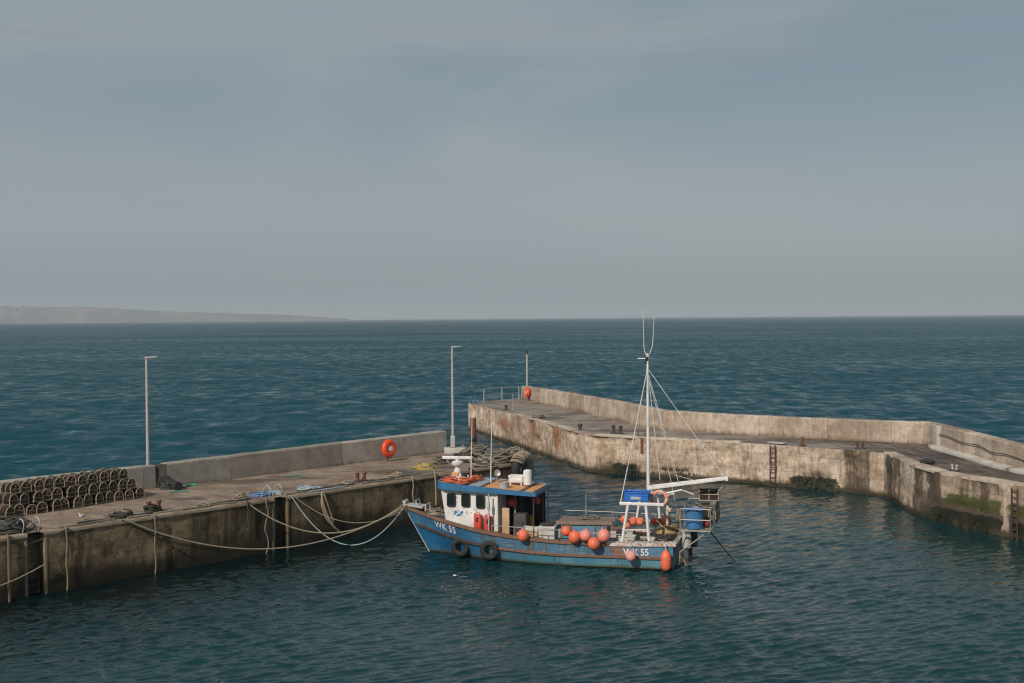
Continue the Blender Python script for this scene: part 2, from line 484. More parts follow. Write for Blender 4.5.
def sagline(a, b, sag, n=26, wob=0.0):
    a, b = Vector(a), Vector(b)
    out = []
    for i in range(n + 1):
        t = i / n
        p = a.lerp(b, t)
        p.z -= sag * 4 * t * (1 - t)
        if wob:
            p += Vector((math.sin(i * 1.3), math.cos(i * 1.7), 0)) * wob * math.sin(math.pi * t)
        out.append(p)
    return out


def coil(mb, c, r, turns, rr, h=0.1, seed=0, n=6, jit=0.25, tail=None):
    """a loose heap of rope: wandering loops that pile up"""
    rg = random.Random(seed)
    pts = []
    ph = rg.random() * 6
    steps = int(turns * 12)
    for i in range(steps):
        a = ph + i / 12 * 2 * math.pi
        k = r * (1 - jit + jit * 1.6 * mnoise.noise(Vector((i * 0.11, seed * 3.1, 0))) + 0.5 * jit)
        off = Vector((mnoise.noise(Vector((i * 0.05, 7.7, seed))), mnoise.noise(Vector((i * 0.05, 3.3, seed + 9))), 0)) * r * 0.5
        pts.append(Vector(c) + off + Vector((k * math.cos(a), k * math.sin(a) * 0.9, rr + h * (i / steps) * (0.6 + 0.4 * math.sin(i * 0.9)))))
    if tail:
        pts += [Vector(p) for p in tail]
    mb.tube(pts, rr, n)
    return mb


def tex_text(body, size, font_bold=False):
    cu = bpy.data.curves.new("lettering", 'FONT')
    cu.body = body
    cu.size = size
    cu.offset = 0.022 if font_bold else 0.0
    cu.resolution_u = 3
    ob = bpy.data.objects.new("lettering_tmp", cu)
    COL.objects.link(ob)
    dg = bpy.context.evaluated_depsgraph_get()
    me = bpy.data.meshes.new_from_object(ob.evaluated_get(dg))
    bpy.data.objects.remove(ob)
    bpy.data.curves.remove(cu)
    bm = bmesh.new()
    bm.from_mesh(me)
    bmesh.ops.triangulate(bm, faces=bm.faces)
    vs = [v.co.copy() for v in bm.verts]
    bm.verts.index_update()
    fs = [[v.index for v in f.verts] for f in bm.faces]
    bm.free()
    bpy.data.meshes.remove(me)
    return vs, fs

# ------------------------------------------------------------------ light: sun, sky, air
SUN_AZ = math.atan2(-0.52, -0.854)      # direction towards the sun, measured from +Y towards +X
SUN_EL = R(35)
sd = Vector((math.sin(SUN_AZ) * math.cos(SUN_EL), math.cos(SUN_AZ) * math.cos(SUN_EL), math.sin(SUN_EL)))
sl = bpy.data.lights.new("sun", 'SUN')
sl.energy = 2.85
sl.angle = R(0.55)
sl.color = (1.0, 0.91, 0.82)
so = bpy.data.objects.new("sun", sl)
so.rotation_euler = sd.to_track_quat('Z', 'Y').to_euler()
so.location = (0, 0, 60)
COL.objects.link(so)

w = bpy.data.worlds.new("World")
SC.world = w
w.use_nodes = True
wt = w.node_tree
wt.nodes.clear()
wo = wt.nodes.new("ShaderNodeOutputWorld")
bg = wt.nodes.new("ShaderNodeBackground")
bg.inputs[1].default_value = 0.10
sky = wt.nodes.new("ShaderNodeTexSky")
sky.sky_type = 'NISHITA'
sky.sun_disc = False
sky.sun_elevation = SUN_EL
sky.sun_rotation = SUN_AZ % (2 * math.pi)
sky.dust_density = 0.6
sky.air_density = 1.0
tc = wt.nodes.new("ShaderNodeTexCoord")


def wmap(scale, off=(0, 0, 0)):
    mp = wt.nodes.new("ShaderNodeMapping")
    mp.inputs[1].default_value = off
    mp.inputs[3].default_value = scale
    wt.links.new(tc.outputs["Generated"], mp.inputs[0])
    return mp.outputs[0]


def wnoise(vec, s, d, rgh=0.55, dist=0.3):
    nd = wt.nodes.new("ShaderNodeTexNoise")
    nd.inputs["Scale"].default_value = s
    nd.inputs["Detail"].default_value = d
    nd.inputs["Roughness"].default_value = rgh
    nd.inputs["Distortion"].default_value = dist
    wt.links.new(vec, nd.inputs["Vector"])
    return nd.outputs["Fac"]


def wrange(v, a, b, c, d):
    nd = wt.nodes.new("ShaderNodeMapRange")
    nd.interpolation_type = 'SMOOTHSTEP'
    wt.links.new(v, nd.inputs[0])
    for i, x in enumerate((a, b, c, d)):
        nd.inputs[i + 1].default_value = x
    return nd.outputs[0]


def wmix(f, a, b):
    nd = wt.nodes.new("ShaderNodeMix")
    nd.data_type = 'RGBA'
    for s, v in ((0, f), (6, a), (7, b)):
        if isinstance(v, bpy.types.NodeSocket):
            wt.links.new(v, nd.inputs[s])
        else:
            nd.inputs[s].default_value = v if s == 0 else (*v, 1)
    return nd.outputs[2]


CLOUD_LOW, CLOUD_BLUE, CLOUD_LIT = (1.58, 2.02, 2.26), (1.70, 2.26, 2.58), (2.36, 2.66, 2.88)
n1 = wnoise(wmap((1.0, 1.0, 3.4), (0.35, 0.2, 0.1)), 1.9, 5, 0.5, 0.5)
n2 = wnoise(wmap((0.5, 0.5, 9.0), (1.2, 0.0, 0.4)), 3.0, 4, 0.55, 0.4)
cl = wmix(wrange(n1, 0.40, 0.62, 0.0, 1.0), CLOUD_BLUE, CLOUD_LIT)
cl = wmix(wrange(n2, 0.5, 0.72, 0.0, 0.22), cl, (2.40, 2.42, 2.50))
n3 = wnoise(wmap((0.45, 0.45, 26.0), (0.7, 0.3, 0.9)), 2.2, 3, 0.5, 0.2)
cl = wmix(wrange(n3, 0.56, 0.70, 0.0, 0.25), cl, (1.92, 2.06, 2.24))
sep = wt.nodes.new("ShaderNodeSeparateXYZ")
wt.links.new(tc.outputs["Generated"], sep.inputs[0])
cl = wmix(wrange(sep.outputs[2], 0.20, 0.09, 0.0, 0.65), cl, (2.62, 2.78, 2.98))
cl = wmix(wrange(sep.outputs[2], 0.085, 0.0, 0.0, 0.95), cl, CLOUD_LOW)
fin = wmix(0.93, sky.outputs[0], cl)
wt.links.new(fin, bg.inputs[0])
wt.links.new(bg.outputs[0], wo.inputs[0])

SC.cycles.filter_width = 1.2
SC.view_settings.view_transform = 'Standard'
SC.view_settings.look = 'None'
SC.view_settings.exposure = 0.30
SC.view_settings.gamma = 1.0

hz = MB().box((0, 0, 78), (110000, 110000, 164))
ho = hz.build("haze", [], smooth=False)
ht = NT("sea_haze")
pv = ht.n("VolumePrincipled")
pv.inputs["Color"].default_value = (0.80, 0.89, 0.96, 1)
pv.inputs["Density"].default_value = 0.000125
pv.inputs["Anisotropy"].default_value = 0.0
ht.t.links.new(pv.outputs[0], ht.out.inputs["Volume"])
ho.data.materials.append(ht.m)
tag(ho, kind='stuff')


# ------------------------------------------------------------------ survey of the two piers (photo pixel -> plan)
ZQ, ZP = 1.9, 2.05


def P2(px, py, z):
    p = at(px, py, z)
    return Vector((p.x, p.y))


qa, qb = P2(154, 517, ZQ), P2(411, 479.5, ZQ)          # two points on the left quay's edge
qd = (qb - qa).normalized()                             # along the quay, towards the sea end
qn = Vector((qd.y, -qd.x))                              # out of the face, into the harbour


def qpt(s, off=0.0, z=ZQ):
    """point on the quay: s metres along the edge from qa, off metres back from the edge onto the deck"""
    p = qa + qd * s - qn * off
    return Vector((p.x, p.y, z))


def qs(px, py):
    p = P2(px, py, ZQ)
    return (p - qa).dot(qd)


QEND = qs(528, 463.5)
QSTART = qs(20, 536) - 26
wa, wb = P2(168, 487, ZQ), P2(447, 452, ZQ)
wd = (wb - wa).normalized()
wn = Vector((wd.y, -wd.x))


def wpt(s, off=0.0, z=ZQ):
    p = wa + wd * s - wn * off
    return Vector((p.x, p.y, z))


WLEN = (wb - wa).length


class Strip:
    """vertical or horizontal surface with metre UVs and wear attributes"""

    def __init__(self):
        self.v, self.f, self.uv, self.at = [], [], [], []

    def wall(self, poly, z0, z1, nrm_side=1, du=0.22, dv=0.16, disp=0.0, wear=None, meta=None, u0=0.0, big=0.0):
        u = u0
        for i in range(len(poly) - 1):
            a, b = Vector(poly[i][:2]), Vector(poly[i + 1][:2])
            L = (b - a).length
            d = (b - a) / L
            nrm = Vector((d.y, -d.x)) * nrm_side
            nu = max(1, int(L / du))
            nv = max(1, int((z1 - z0) / dv))
            base = len(self.v)
            for j in range(nu + 1):
                t = j / nu
                mt = None if meta is None else meta[i] + (meta[i + 1] - meta[i]) * t
                for k in range(nv + 1):
                    z = z0 + (z1 - z0) * k / nv
                    p = a.lerp(b, t)
                    off = 0.0
                    if disp:
                        e = min(1.0, min(t, 1 - t) * L / 0.3)
                        tp = min(1.0, (z1 - z) / 0.25)
                        q = Vector((p.x * 0.9, p.y * 0.9, z * 0.9))
                        off = (mnoise.noise(q * 1.1) * 0.6 + mnoise.noise(q * 3.1) * 0.4 + mnoise.noise(q * 7.5) * 0.25) * disp
                        off -= big * max(0, mnoise.noise(q * 0.8 + Vector((9, 2, 4))) - 0.15)
                        off *= e * tp
                    self.v.append((p.x + nrm.x * off, p.y + nrm.y * off, z))
                    self.uv.append((u + L * t, z))
                    self.at.append((0, 0, 0) if wear is None else wear(mt, u + L * t, z))
            for j in range(nu):
                for k in range(nv):
                    q0 = base + j * (nv + 1) + k
                    q = (q0, q0 + nv + 1, q0 + nv + 2, q0 + 1)
                    self.f.append(q if nrm_side > 0 else q[::-1])
            u += L
        return self

    def flat(self, poly, z, stain=None):
        base = len(self.v)
        for p in poly:
            self.v.append((p[0], p[1], z))
            self.uv.append((p[0], p[1]))
            self.at.append((stain(p) if stain else 0, 0, 0))
        self.f.append(tuple(base + i for i in range(len(poly))))
        return self

    def build(self, name, mat, parent=None, smooth=True, angle=50):
        bm = bmesh.new()
        vs = [bm.verts.new(p) for p in self.v]
        for fc in self.f:
            try:
                bm.faces.new([vs[i] for i in fc])
            except ValueError:
                pass
        bm.verts.index_update()
        bmesh.ops.triangulate(bm, faces=[f for f in bm.faces if len(f.verts) > 4])
        me = bpy.data.meshes.new(name)
        bm.to_mesh(me)
        bm.free()
        uvl = me.uv_layers.new(name="UVMap")
        for lp in me.loops:
            uvl.data[lp.index].uv = self.uv[lp.vertex_index]
        for n_, k in (("stain", 0), ("moss", 1), ("rust", 2), ("dark", 3)):
            a = me.attributes.new(n_, 'FLOAT', 'POINT')
            a.data.foreach_set('value', [float(x[k]) if len(x) > k else 0.0 for x in self.at])
        me.materials.append(mat)
        if smooth:
            me.polygons.foreach_set('use_smooth', [True] * len(me.polygons))
            me.set_sharp_from_angle(angle=R(angle))
        o = bpy.data.objects.new(name, me)
        COL.objects.link(o)
        if parent:
            o.parent = parent
        return o


def clamp01(x):
    return max(0.0, min(1.0, x))


def band(x, a, b, s):
    return clamp01((x - a) / s) * clamp01((b - x) / s)


# ------------------------------------------------------------------ left quay
SL1, SL2 = qs(39, 535), qs(281.5, 498.7)                # the two ladder slots
SW, SDP = 0.27, 0.34
edge = [qpt(QSTART)]
for s in (SL1, SL2):
    edge += [qpt(s - SW), qpt(s - SW, SDP), qpt(s + SW, SDP), qpt(s + SW)]
edge += [qpt(QEND - 0.5), qpt(QEND, 0.35)]
qend_out = P2(468, 449.5, ZQ)
edge2 = edge + [Vector((qend_out.x, qend_out.y, ZQ))]
back = [wpt(WLEN + 2.4, 0.62), wpt(-40, 0.62)]


def quay_wear(mt, u, z):
    s = u - (-QSTART)
    st = 0.30 + 0.42 * clamp01((1.0 - z) / 0.8) + 0.5 * mnoise.noise(Vector((s * 0.33, z * 0.4, 2)))
    ms = 0.5 * band(z, 0.75, 1.15, 0.15) * clamp01((s - 8) / 3) + 0.15 * mnoise.noise(Vector((s * 0.5, 1, z)))
    return (st, ms * 0.7, 0.05)


quay = empty("quay", qpt(0, 3, 0))
tag(quay, "long brown concrete quay with dark weedy face where the blue boat is tied", "quay")


def keep(o, parent):
    o.parent = parent
    o.matrix_parent_inverse = Matrix.Translation(-parent.location)
    return o


keep(Strip().wall([tuple(p[:2]) for p in edge2], -2.0, ZQ, 1, 0.25, 0.15, 0.05, quay_wear, None, 0, 0.06).build("quay_face", M['quay_face']), quay)
keep(Strip().flat([tuple(p[:2]) for p in edge2] + [tuple(p[:2]) for p in back], ZQ).build("deck", M['quay_deck']), quay)
keep(Strip().wall([tuple(edge2[-1][:2])] + [tuple(p[:2]) for p in back], -2.0, ZQ, 1, 2, 1).build("sea_face", M['quay_face']), quay)


def slab_run(poly2, w_in, z0, z1, mat, name, parent, proud=0.03, side=1, jz=0.012):
    """a run of kerb following a polyline: worn edge, metre UVs"""
    st = Strip()
    u = 0
    for i in range(len(poly2) - 1):
        a, b = Vector(poly2[i][:2]), Vector(poly2[i + 1][:2])
        L = (b - a).length
        d = (b - a) / L
        n_ = Vector((d.y, -d.x)) * side
        nu = max(1, int(L / 0.35))
        base = len(st.v)
        for j in range(nu + 1):
            p = a.lerp(b, j / nu)
            q = Vector((p.x * 1.7, p.y * 1.7, 0))
            jj = mnoise.noise(q) * jz + mnoise.noise(q * 3.3) * jz - 1.6 * jz * max(0, mnoise.noise(q * 2.1 + Vector((5, 5, 1))) - .25)
            prof = [(proud + jj, z0), (proud + jj, z1 - 0.03 + jj), (proud - 0.035 + jj, z1 + jj), (-w_in, z1 + jj * 0.5), (-w_in, z0)]
            for k, (o_, z) in enumerate(prof):
                st.v.append((p.x + n_.x * o_, p.y + n_.y * o_, z))
                st.uv.append((u + L * j / nu, z + k * 0.17))
                st.at.append((0.15 + 0.5 * mnoise.noise(q * 0.4), 0, 0.1))
        K = 5
        for j in range(nu):
            for k in range(K - 1):
                q0 = base + j * K + k
                fc = (q0, q0 + K, q0 + K + 1, q0 + 1)
                st.f.append(fc if side > 0 else fc[::-1])
        st.f.append(tuple(base + k for k in range(K)))
        st.f.append(tuple(base + nu * K + k for k in range(K - 1, -1, -1)))
        u += L
    return keep(st.build(name, mat), parent)


for a_, b_ in ((QSTART, SL1 - SW - .01), (SL1 + SW + .01, SL2 - SW - .01), (SL2 + SW + .01, QEND - 0.5)):
    slab_run([qpt(a_), qpt(b_)], 0.30, ZQ - 0.07, ZQ + 0.04, M['quay_cope'], "coping", quay)
for s in (SL1, SL2):                                     # pale worn edges of the ladder slots
    for sg in (-1, 1):
        m_ = MB()
        c = qpt(s + sg * (SW + 0.055), 0.03, 0.86)
        m_.box(c, (0.10, 0.10, 1.78), (0, 0, math.atan2(qd.y, qd.x)), 0.015)
        keep(m_.build("slot_edge", M['quay_cope'] if sg > 0 else M['rope_dirty']), quay)


def parapet(name, poly2, z0, heights, thick, mat, side, label, cat, wear=None, disp=0.02):
    """free-standing harbour wall: front face on the polyline, thickness to seaward"""
    root = empty(name, (*poly2[0][:2], z0))
    tag(root, label, cat)
    n = len(poly2)
    nr = []
    for i in range(n):
        a, b = Vector(poly2[max(i - 1, 0)][:2]), Vector(poly2[min(i + 1, n - 1)][:2])
        d = (b - a).normalized()
        nr.append(Vector((d.y, -d.x)) * side)
    st = Strip()
    u = 0
    for i in range(n - 1):
        a, b = Vector(poly2[i][:2]), Vector(poly2[i + 1][:2])
        L = (b - a).length
        nu = max(1, int(L / 0.3))
        base = len(st.v)
        K = 0
        for j in range(nu + 1):
            t = j / nu
            p = a.lerp(b, t)
            nn = nr[i].lerp(nr[i + 1], t).normalized()
            hgt = heights[i] + (heights[i + 1] - heights[i]) * t
            q = Vector((p.x * 1.3, p.y * 1.3, 0))
            jj = mnoise.noise(q) * disp + mnoise.noise(q * 3) * disp * 0.7
            prof = [(0.0, 0.0), (-0.015, hgt * 0.33), (-0.03, hgt * 0.66), (-0.045, hgt - 0.05), (-0.09, hgt), (-thick * .5, hgt), (-thick + 0.04, hgt), (-thick, hgt - 0.05), (-thick - 0.05, 0.0)]
            K = len(prof)
            for k, (o_, z) in enumerate(prof):
                dz = mnoise.noise(q * 1.7 + Vector((0, 0, z))) * disp
                st.v.append((p.x + nn.x * (o_ + jj * (0.3 if k else 0)), p.y + nn.y * (o_ + jj * (0.3 if k else 0)), z0 + z + (dz if 2 < k < 7 else 0)))
                st.uv.append((u + L * t, z if k < 5 else hgt + (-o_) if k < 7 else 3 - z))
                st.at.append((0.0, 0, 0) if wear is None else wear(p, u + L * t, z / hgt if k < 5 else 1.0))
        for j in range(nu):
            for k in range(K - 1):
                q0 = base + j * K + k
                fc = (q0, q0 + K, q0 + K + 1, q0 + 1)
                st.f.append(fc if side > 0 else fc[::-1])
        if i == 0:
            st.f.append(tuple(base + k for k in range(K)) if side > 0 else tuple(base + k for k in range(K - 1, -1, -1)))
        if i == n - 2:
            st.f.append(tuple(base + nu * K + k for k in range(K - 1, -1, -1)) if side > 0 else tuple(base + nu * K + k for k in range(K)))
        u += L
    keep(st.build("wall", mat, angle=35), root)
    return root


def low_wear(p, u, h):
    return (0.55 * clamp01((0.22 - h) / 0.2) + 0.2 * mnoise.noise(Vector((u * 0.4, 0, h))), 0.25 * clamp01((0.12 - h) / 0.1), 0.1)


qwall = parapet("parapet_wall", [wpt(0.0), wpt(WLEN * 0.5), wpt(WLEN)], ZQ, [0.93, 1.0, 1.05], 0.55, M['quay_wall'], 1,
                "low grey concrete parapet wall on the left quay carrying the orange lifebuoy", "wall", low_wear)
em = MB()                                               # its darker end, sloping back to the older wall
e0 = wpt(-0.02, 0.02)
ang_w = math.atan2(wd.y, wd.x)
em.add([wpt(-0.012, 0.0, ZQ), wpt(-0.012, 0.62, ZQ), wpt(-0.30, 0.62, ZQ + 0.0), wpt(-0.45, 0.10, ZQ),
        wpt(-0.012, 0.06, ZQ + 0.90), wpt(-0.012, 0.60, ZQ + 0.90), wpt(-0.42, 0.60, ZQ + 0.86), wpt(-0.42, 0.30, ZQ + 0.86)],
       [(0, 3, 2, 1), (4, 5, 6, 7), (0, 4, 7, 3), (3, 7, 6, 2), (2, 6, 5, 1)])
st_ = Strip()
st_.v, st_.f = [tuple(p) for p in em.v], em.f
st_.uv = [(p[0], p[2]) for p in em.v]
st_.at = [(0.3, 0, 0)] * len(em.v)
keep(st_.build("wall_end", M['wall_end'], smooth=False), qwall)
owall = parapet("parapet_wall", [wpt(-40, 0.12), wpt(-20, 0.12), wpt(-0.46, 0.12)], ZQ, [0.93, 0.93, 0.90], 0.5, M['quay_wall'], 1,
                "older stretch of low parapet wall behind the stacked lobster creels", "wall", low_wear)

# ------------------------------------------------------------------ right-hand pier
ppx = [(468, 403), (515, 414.5), (585, 434), (645, 438), (740, 442.5), (842, 449.5), (884, 453), (912, 465), (942, 473.5), (1012, 484.5), (1075, 497), (1240, 530)]
pedge = [P2(*p, ZP) for p in ppx]
bpx = [(521, 399), (572, 410), (609, 419), (640, 426.5), (660, 429.5), (740, 434.5), (842, 440), (923, 444), (939, 449), (975, 459), (1003, 468), (1060, 481), (1230, 512)]
pbase = [P2(*p, ZP) for p in bpx]


def pier_wear(px, u, z):
    n_ = mnoise.noise(Vector((u * 0.35, z * 0.5, 5)))
    st = 0.12 + 0.25 * n_
    ru = 0.12
    ms = 0.0
    if px < 600:
        st += 0.10 + 0.25 * clamp01((0.7 - z) / 0.5)
        ru = 0.38
        ru += 0.42 * band(px, 496, 515, 9) * band(z, 0.5, 1.85, 0.6)
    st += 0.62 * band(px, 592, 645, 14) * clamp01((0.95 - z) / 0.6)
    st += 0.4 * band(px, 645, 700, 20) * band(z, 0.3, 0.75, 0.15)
    st += 0.55 * band(px, 783, 842, 12) * clamp01((0.95 - z) / 0.5)
    st += 0.62 * band(px, 841, 872, 5) + 0.25 * band(px, 866, 885, 5)
    fv = mnoise.noise(Vector((u * 2.6, z * 0.35, 8))) + .5 * mnoise.noise(Vector((u * 7, z * 0.6, 3)))
    st += (0.55 + .45 * fv) * band(px, 884, 912, 4) * (1 - 0.75 * band(px, 903, 911, 2))
    st += (0.62 + .45 * fv) * band(px, 911, 944, 5) + (0.32 + .3 * fv) * band(px, 943, 1240, 4)
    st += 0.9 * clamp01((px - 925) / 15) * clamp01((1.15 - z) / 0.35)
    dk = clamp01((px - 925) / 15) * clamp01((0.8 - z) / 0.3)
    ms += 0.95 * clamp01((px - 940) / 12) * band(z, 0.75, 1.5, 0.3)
    ms += 0.35 * clamp01((px - 890) / 20) * clamp01((1.2 - z) / 0.6)
    for c, wd_, lo in ((643, 3, 0.7), (753, 3, 0.0), (801, 4, 1.2), (775, 4, 0.5), (560, 5, 0.6), (535, 4, 0.8), (690, 4, 0.9)):
        ru += 0.6 * clamp01(1 - abs(px - c) / wd_) * clamp01((z - lo) / 0.5)
    lime = 1 - 0.9 * band(px, 1000, 1011, 3) * clamp01(mnoise.noise(Vector((px * .2, z * 2, 0))) + .9)
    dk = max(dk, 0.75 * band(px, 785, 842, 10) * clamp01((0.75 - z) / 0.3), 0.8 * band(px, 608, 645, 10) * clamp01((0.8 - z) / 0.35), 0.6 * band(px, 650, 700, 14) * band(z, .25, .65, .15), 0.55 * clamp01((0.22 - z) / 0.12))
    return (st * lime, ms * lime, ru, dk * lime)


pier = empty("pier", (pedge[3].x, pedge[3].y, 0))
tag(pier, "pale weathered concrete pier curving round behind the boat to the right", "pier")
sea_side = []
for i in range(len(pbase)):
    a, b = pbase[max(i - 1, 0)], pbase[min(i + 1, len(pbase) - 1)]
    d = (b - a).normalized()
    sea_side.append(pbase[i] - Vector((d.y, -d.x)) * 0.85)
face_poly = [Vector((sea_side[0].x + 0.15, sea_side[0].y + 2.4))] + pedge
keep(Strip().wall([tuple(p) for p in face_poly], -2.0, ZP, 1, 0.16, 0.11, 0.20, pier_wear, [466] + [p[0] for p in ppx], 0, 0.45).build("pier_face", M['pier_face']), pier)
keep(Strip().flat([tuple(p) for p in face_poly] + [tuple(p) for p in reversed(sea_side)], ZP, lambda p: 0.62 * clamp01((p[0] - 13.0) / 4.5)).build("deck", M['pier_deck']), pier)
keep(Strip().wall([tuple(p) for p in reversed(sea_side)] + [tuple(face_poly[0])], -2.0, ZP, 1, 3, 2).build("sea_face", M['pier_face']), pier)
# worn kerb along the pier's edge, in lengths
slab_run(pedge[1:5], 0.5, ZP - 0.07, ZP + 0.035, M['pier_wall'], "coping", pier, 0.0, 1, 0.045)
slab_run(pedge[6:], 0.55, ZP - 0.08, ZP + 0.05, M['pier_wall'], "coping", pier, 0.01, 1, 0.035)


def pw_wear(p, u, h):
    n_ = mnoise.noise(Vector((u * 0.25, h, 3)))
    return (0.12 + 0.35 * n_ + 0.5 * clamp01((0.15 - h) / 0.15) + 0.25 * clamp01((h - 0.93) / 0.07), 0, 0.2 + 0.2 * n_)


pwall = parapet("parapet_wall", [tuple(p) for p in pbase], ZP, [1.05, 1.12, 1.2, 1.2, 1.1, 1.06, 1.07, 1.1, 1.13, 1.1, 1.1, 1.1, 1.1], 0.6, M['pier_wall'], 1,
                "long pale parapet wall along the seaward side of the curving pier", "wall", pw_wear, 0.03)
slab_run(pbase[8:], 0.05, ZP + 0.004, ZP + 0.16, M['pale_block'], "footing", pwall, 0.42, 1, 0.03)
pil = MB()
pc = pbase[8]
dd = (pbase[9] - pbase[8]).normalized()
pil.box((pc.x - 0.02, pc.y + 0.05, ZP + 0.56), (0.34, 0.24, 1.11), (0, 0, math.atan2(dd.y, dd.x)), 0.02)
pil.box((pc.x - 0.05, pc.y - 0.02, ZP + 0.09), (0.9, 0.62, 0.18), (0, 0, math.atan2(dd.y, dd.x)), 0.03)
st_ = Strip()
st_.v, st_.f = pil.v, pil.f
st_.uv = [(p[0] + p[1], p[2]) for p in pil.v]
st_.at = [(0.0, 0, 0)] * len(pil.v)
keep(st_.build("pilaster", M['pale_block']), pwall)

# ------------------------------------------------------------------ water: one sheet from below the camera to the horizon
def make_water():
    rng = np.random.default_rng(11)
    HF = CAMH * FPX
    k = np.concatenate([np.linspace(0.55, 0, 3, endpoint=False), ])
    px_dn = np.concatenate([np.array([6000, 2500, 1400, 900, 700]), np.arange(520, 150, -0.40), np.arange(150, 0.4, -0.6)])
    rr = np.concatenate([HF / px_dn, [16000, 26000, 50000]])
    fine = np.linspace(-0.50, 0.50, 1180)
    lo = -np.linspace(1.45, 0.52, 40)
    th = np.concatenate([lo, fine, -lo[::-1]])
    RR, TH = np.meshgrid(rr, th, indexing='ij')
    X = RR * np.sin(TH)
    Y = RR * np.cos(TH)
    DR = np.gradient(rr)[:, None] * np.ones_like(X)
    LAT = RR * np.gradient(th)[None, :]
    # harbour mask
    q0, q1, q2 = qpt(QSTART - 60, 2.5), qpt(QEND - 1, 2.5), qpt(QEND + 0.5, 0.3)
    poly = [q0[:2], q1[:2], q2[:2]] + [(p.x + (0.3 if i else -1.0), p.y + 2.0) for i, p in enumerate(pedge)] + [(60, 25), (60, -60), (-90, -60)]
    ins = np.zeros(X.shape, bool)
    n = len(poly)
    for i in range(n):
        (x0, y0), (x1, y1) = poly[i], poly[(i + 1) % n]
        cond = ((y0 > Y) != (y1 > Y)) & (X < (x1 - x0) * (Y - y0) / ((y1 - y0) if abs(y1 - y0) > 1e-9 else 1e-9) + x0)
        ins ^= cond
    a, b = np.array(q2[:2]), np.array([pedge[0].x - 1, pedge[0].y + 1])
    ab = b - a
    t = np.clip(((X - a[0]) * ab[0] + (Y - a[1]) * ab[1]) / (ab @ ab), 0, 1)
    dist = np.hypot(X - a[0] - t * ab[0], Y - a[1] - t * ab[1])
    harb = np.where(ins, np.clip(0.5 + dist / 26, 0, 1), np.clip(0.5 - dist / 14, 0, 1))
    gust = np.zeros_like(X)
    for _ in range(9):
        L = rng.uniform(6, 26)
        aa = rng.uniform(0, 2 * np.pi)
        gust += np.sin((X * np.cos(aa) * 0.8 + Y * np.sin(aa)) * 2 * np.pi / L + rng.uniform(0, 6.28))
    gust = 1 + 0.20 * gust / 1.6
    Z = np.zeros_like(X)
    DX = np.zeros_like(X)
    DY = np.zeros_like(X)
    mean_dir = math.atan2(-0.95, 0.25)               # the ripples run towards the quay camera, a little to the right

    harb_dir = math.atan2(-0.86, 0.48)

    def waves(cnt, lmin, lmax, slope, spread, amp_mask, chop):
        nonlocal Z, DX, DY
        lam = np.exp(rng.uniform(np.log(lmin), np.log(lmax), cnt))
        for L in lam:
            dth = (harb_dir if amp_mask is harb_g or amp_mask is harb else mean_dir) + rng.normal(0, spread)
            kx, ky = np.cos(dth), np.sin(dth)
            A = slope * L / (2 * np.pi) * math.sqrt(2.0 / cnt) * rng.uniform(0.6, 1.4)
            att = np.clip((L / np.maximum(DR * abs(ky) + LAT * abs(kx), 1e-6) - 2.2) / 2.2, 0, 1)
            if att.max() <= 0:
                continue
            ph = (X * kx + Y * ky) * 2 * np.pi / L + rng.uniform(0, 6.28)
            AA = A * att * amp_mask
            Z += AA * np.sin(ph)
            DX += chop * AA * kx * np.cos(ph)
            DY += chop * AA * ky * np.cos(ph)

    harb_g = harb * gust
    waves(60, 0.24, 0.62, 0.20, 0.24, harb_g, 0.85)
    waves(50, 0.17, 0.5, 0.10, 0.6, harb_g, 0.85)
    waves(24, 0.62, 2.2, 0.040, 0.6, harb, 0.6)
    waves(70, 0.4, 3.0, 0.22, 0.55, (1 - harb) * gust, 0.8)
    waves(24, 3.0, 9.0, 0.075, 0.45, (1 - harb), 0.6)
    waves(8, 14.0, 34.0, 0.022, 0.3, (1 - harb), 0.3)
    X = X + DX
    Y = Y + DY
    co = np.stack([X, Y, Z], -1).reshape(-1, 3).astype(np.float32)
    nr, nt = RR.shape
    idx = np.arange(nr * nt).reshape(nr, nt)
    quads = np.stack([idx[:-1, :-1], idx[:-1, 1:], idx[1:, 1:], idx[1:, :-1]], -1).reshape(-1, 4).astype(np.int32)
    quads = quads[:, ::-1]
    me = bpy.data.meshes.new("sea")
    me.vertices.add(len(co))
    me.vertices.foreach_set('co', co.ravel())
    nq = len(quads)
    me.loops.add(nq * 4)
    me.loops.foreach_set('vertex_index', quads.ravel())
    me.polygons.add(nq)
    me.polygons.foreach_set('loop_start', np.arange(0, nq * 4, 4, dtype=np.int32))
    me.polygons.foreach_set('use_smooth', np.ones(nq, bool))
    at_ = me.attributes.new('harbour', 'FLOAT', 'POINT')
    at_.data.foreach_set('value', harb.astype(np.float32).ravel())
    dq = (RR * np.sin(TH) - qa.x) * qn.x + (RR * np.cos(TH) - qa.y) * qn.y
    at2 = me.attributes.new('quay_refl_fade', 'FLOAT', 'POINT')
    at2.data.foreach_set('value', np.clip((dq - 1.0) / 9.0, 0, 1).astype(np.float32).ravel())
    me.update(calc_edges=True)
    t = NT("sea_water")
    pos = t.coords("Object")
    hb = t.attr('harbour')
    # sub-mesh ripples: slope noise added to the shading normal
    sA = t.noise(t.scale(pos, (1.0, 1.5, 1.0)), 2.6, 3, 0.6, col=True)
    sB = t.noise(t.scale(pos, (0.8, 1.3, 1.0), (5, 9, 0)), 0.45, 4, 0.62, col=True)
    patch = t.noise(t.scale(pos, (0.35, 1.0, 1.0)), 0.013, 4, 0.6)
    amp_sea = t.math('MULTIPLY', t.math('SUBTRACT', 1.0, hb), t.step(patch, 0.3, 0.7, 0.6, 1.05))

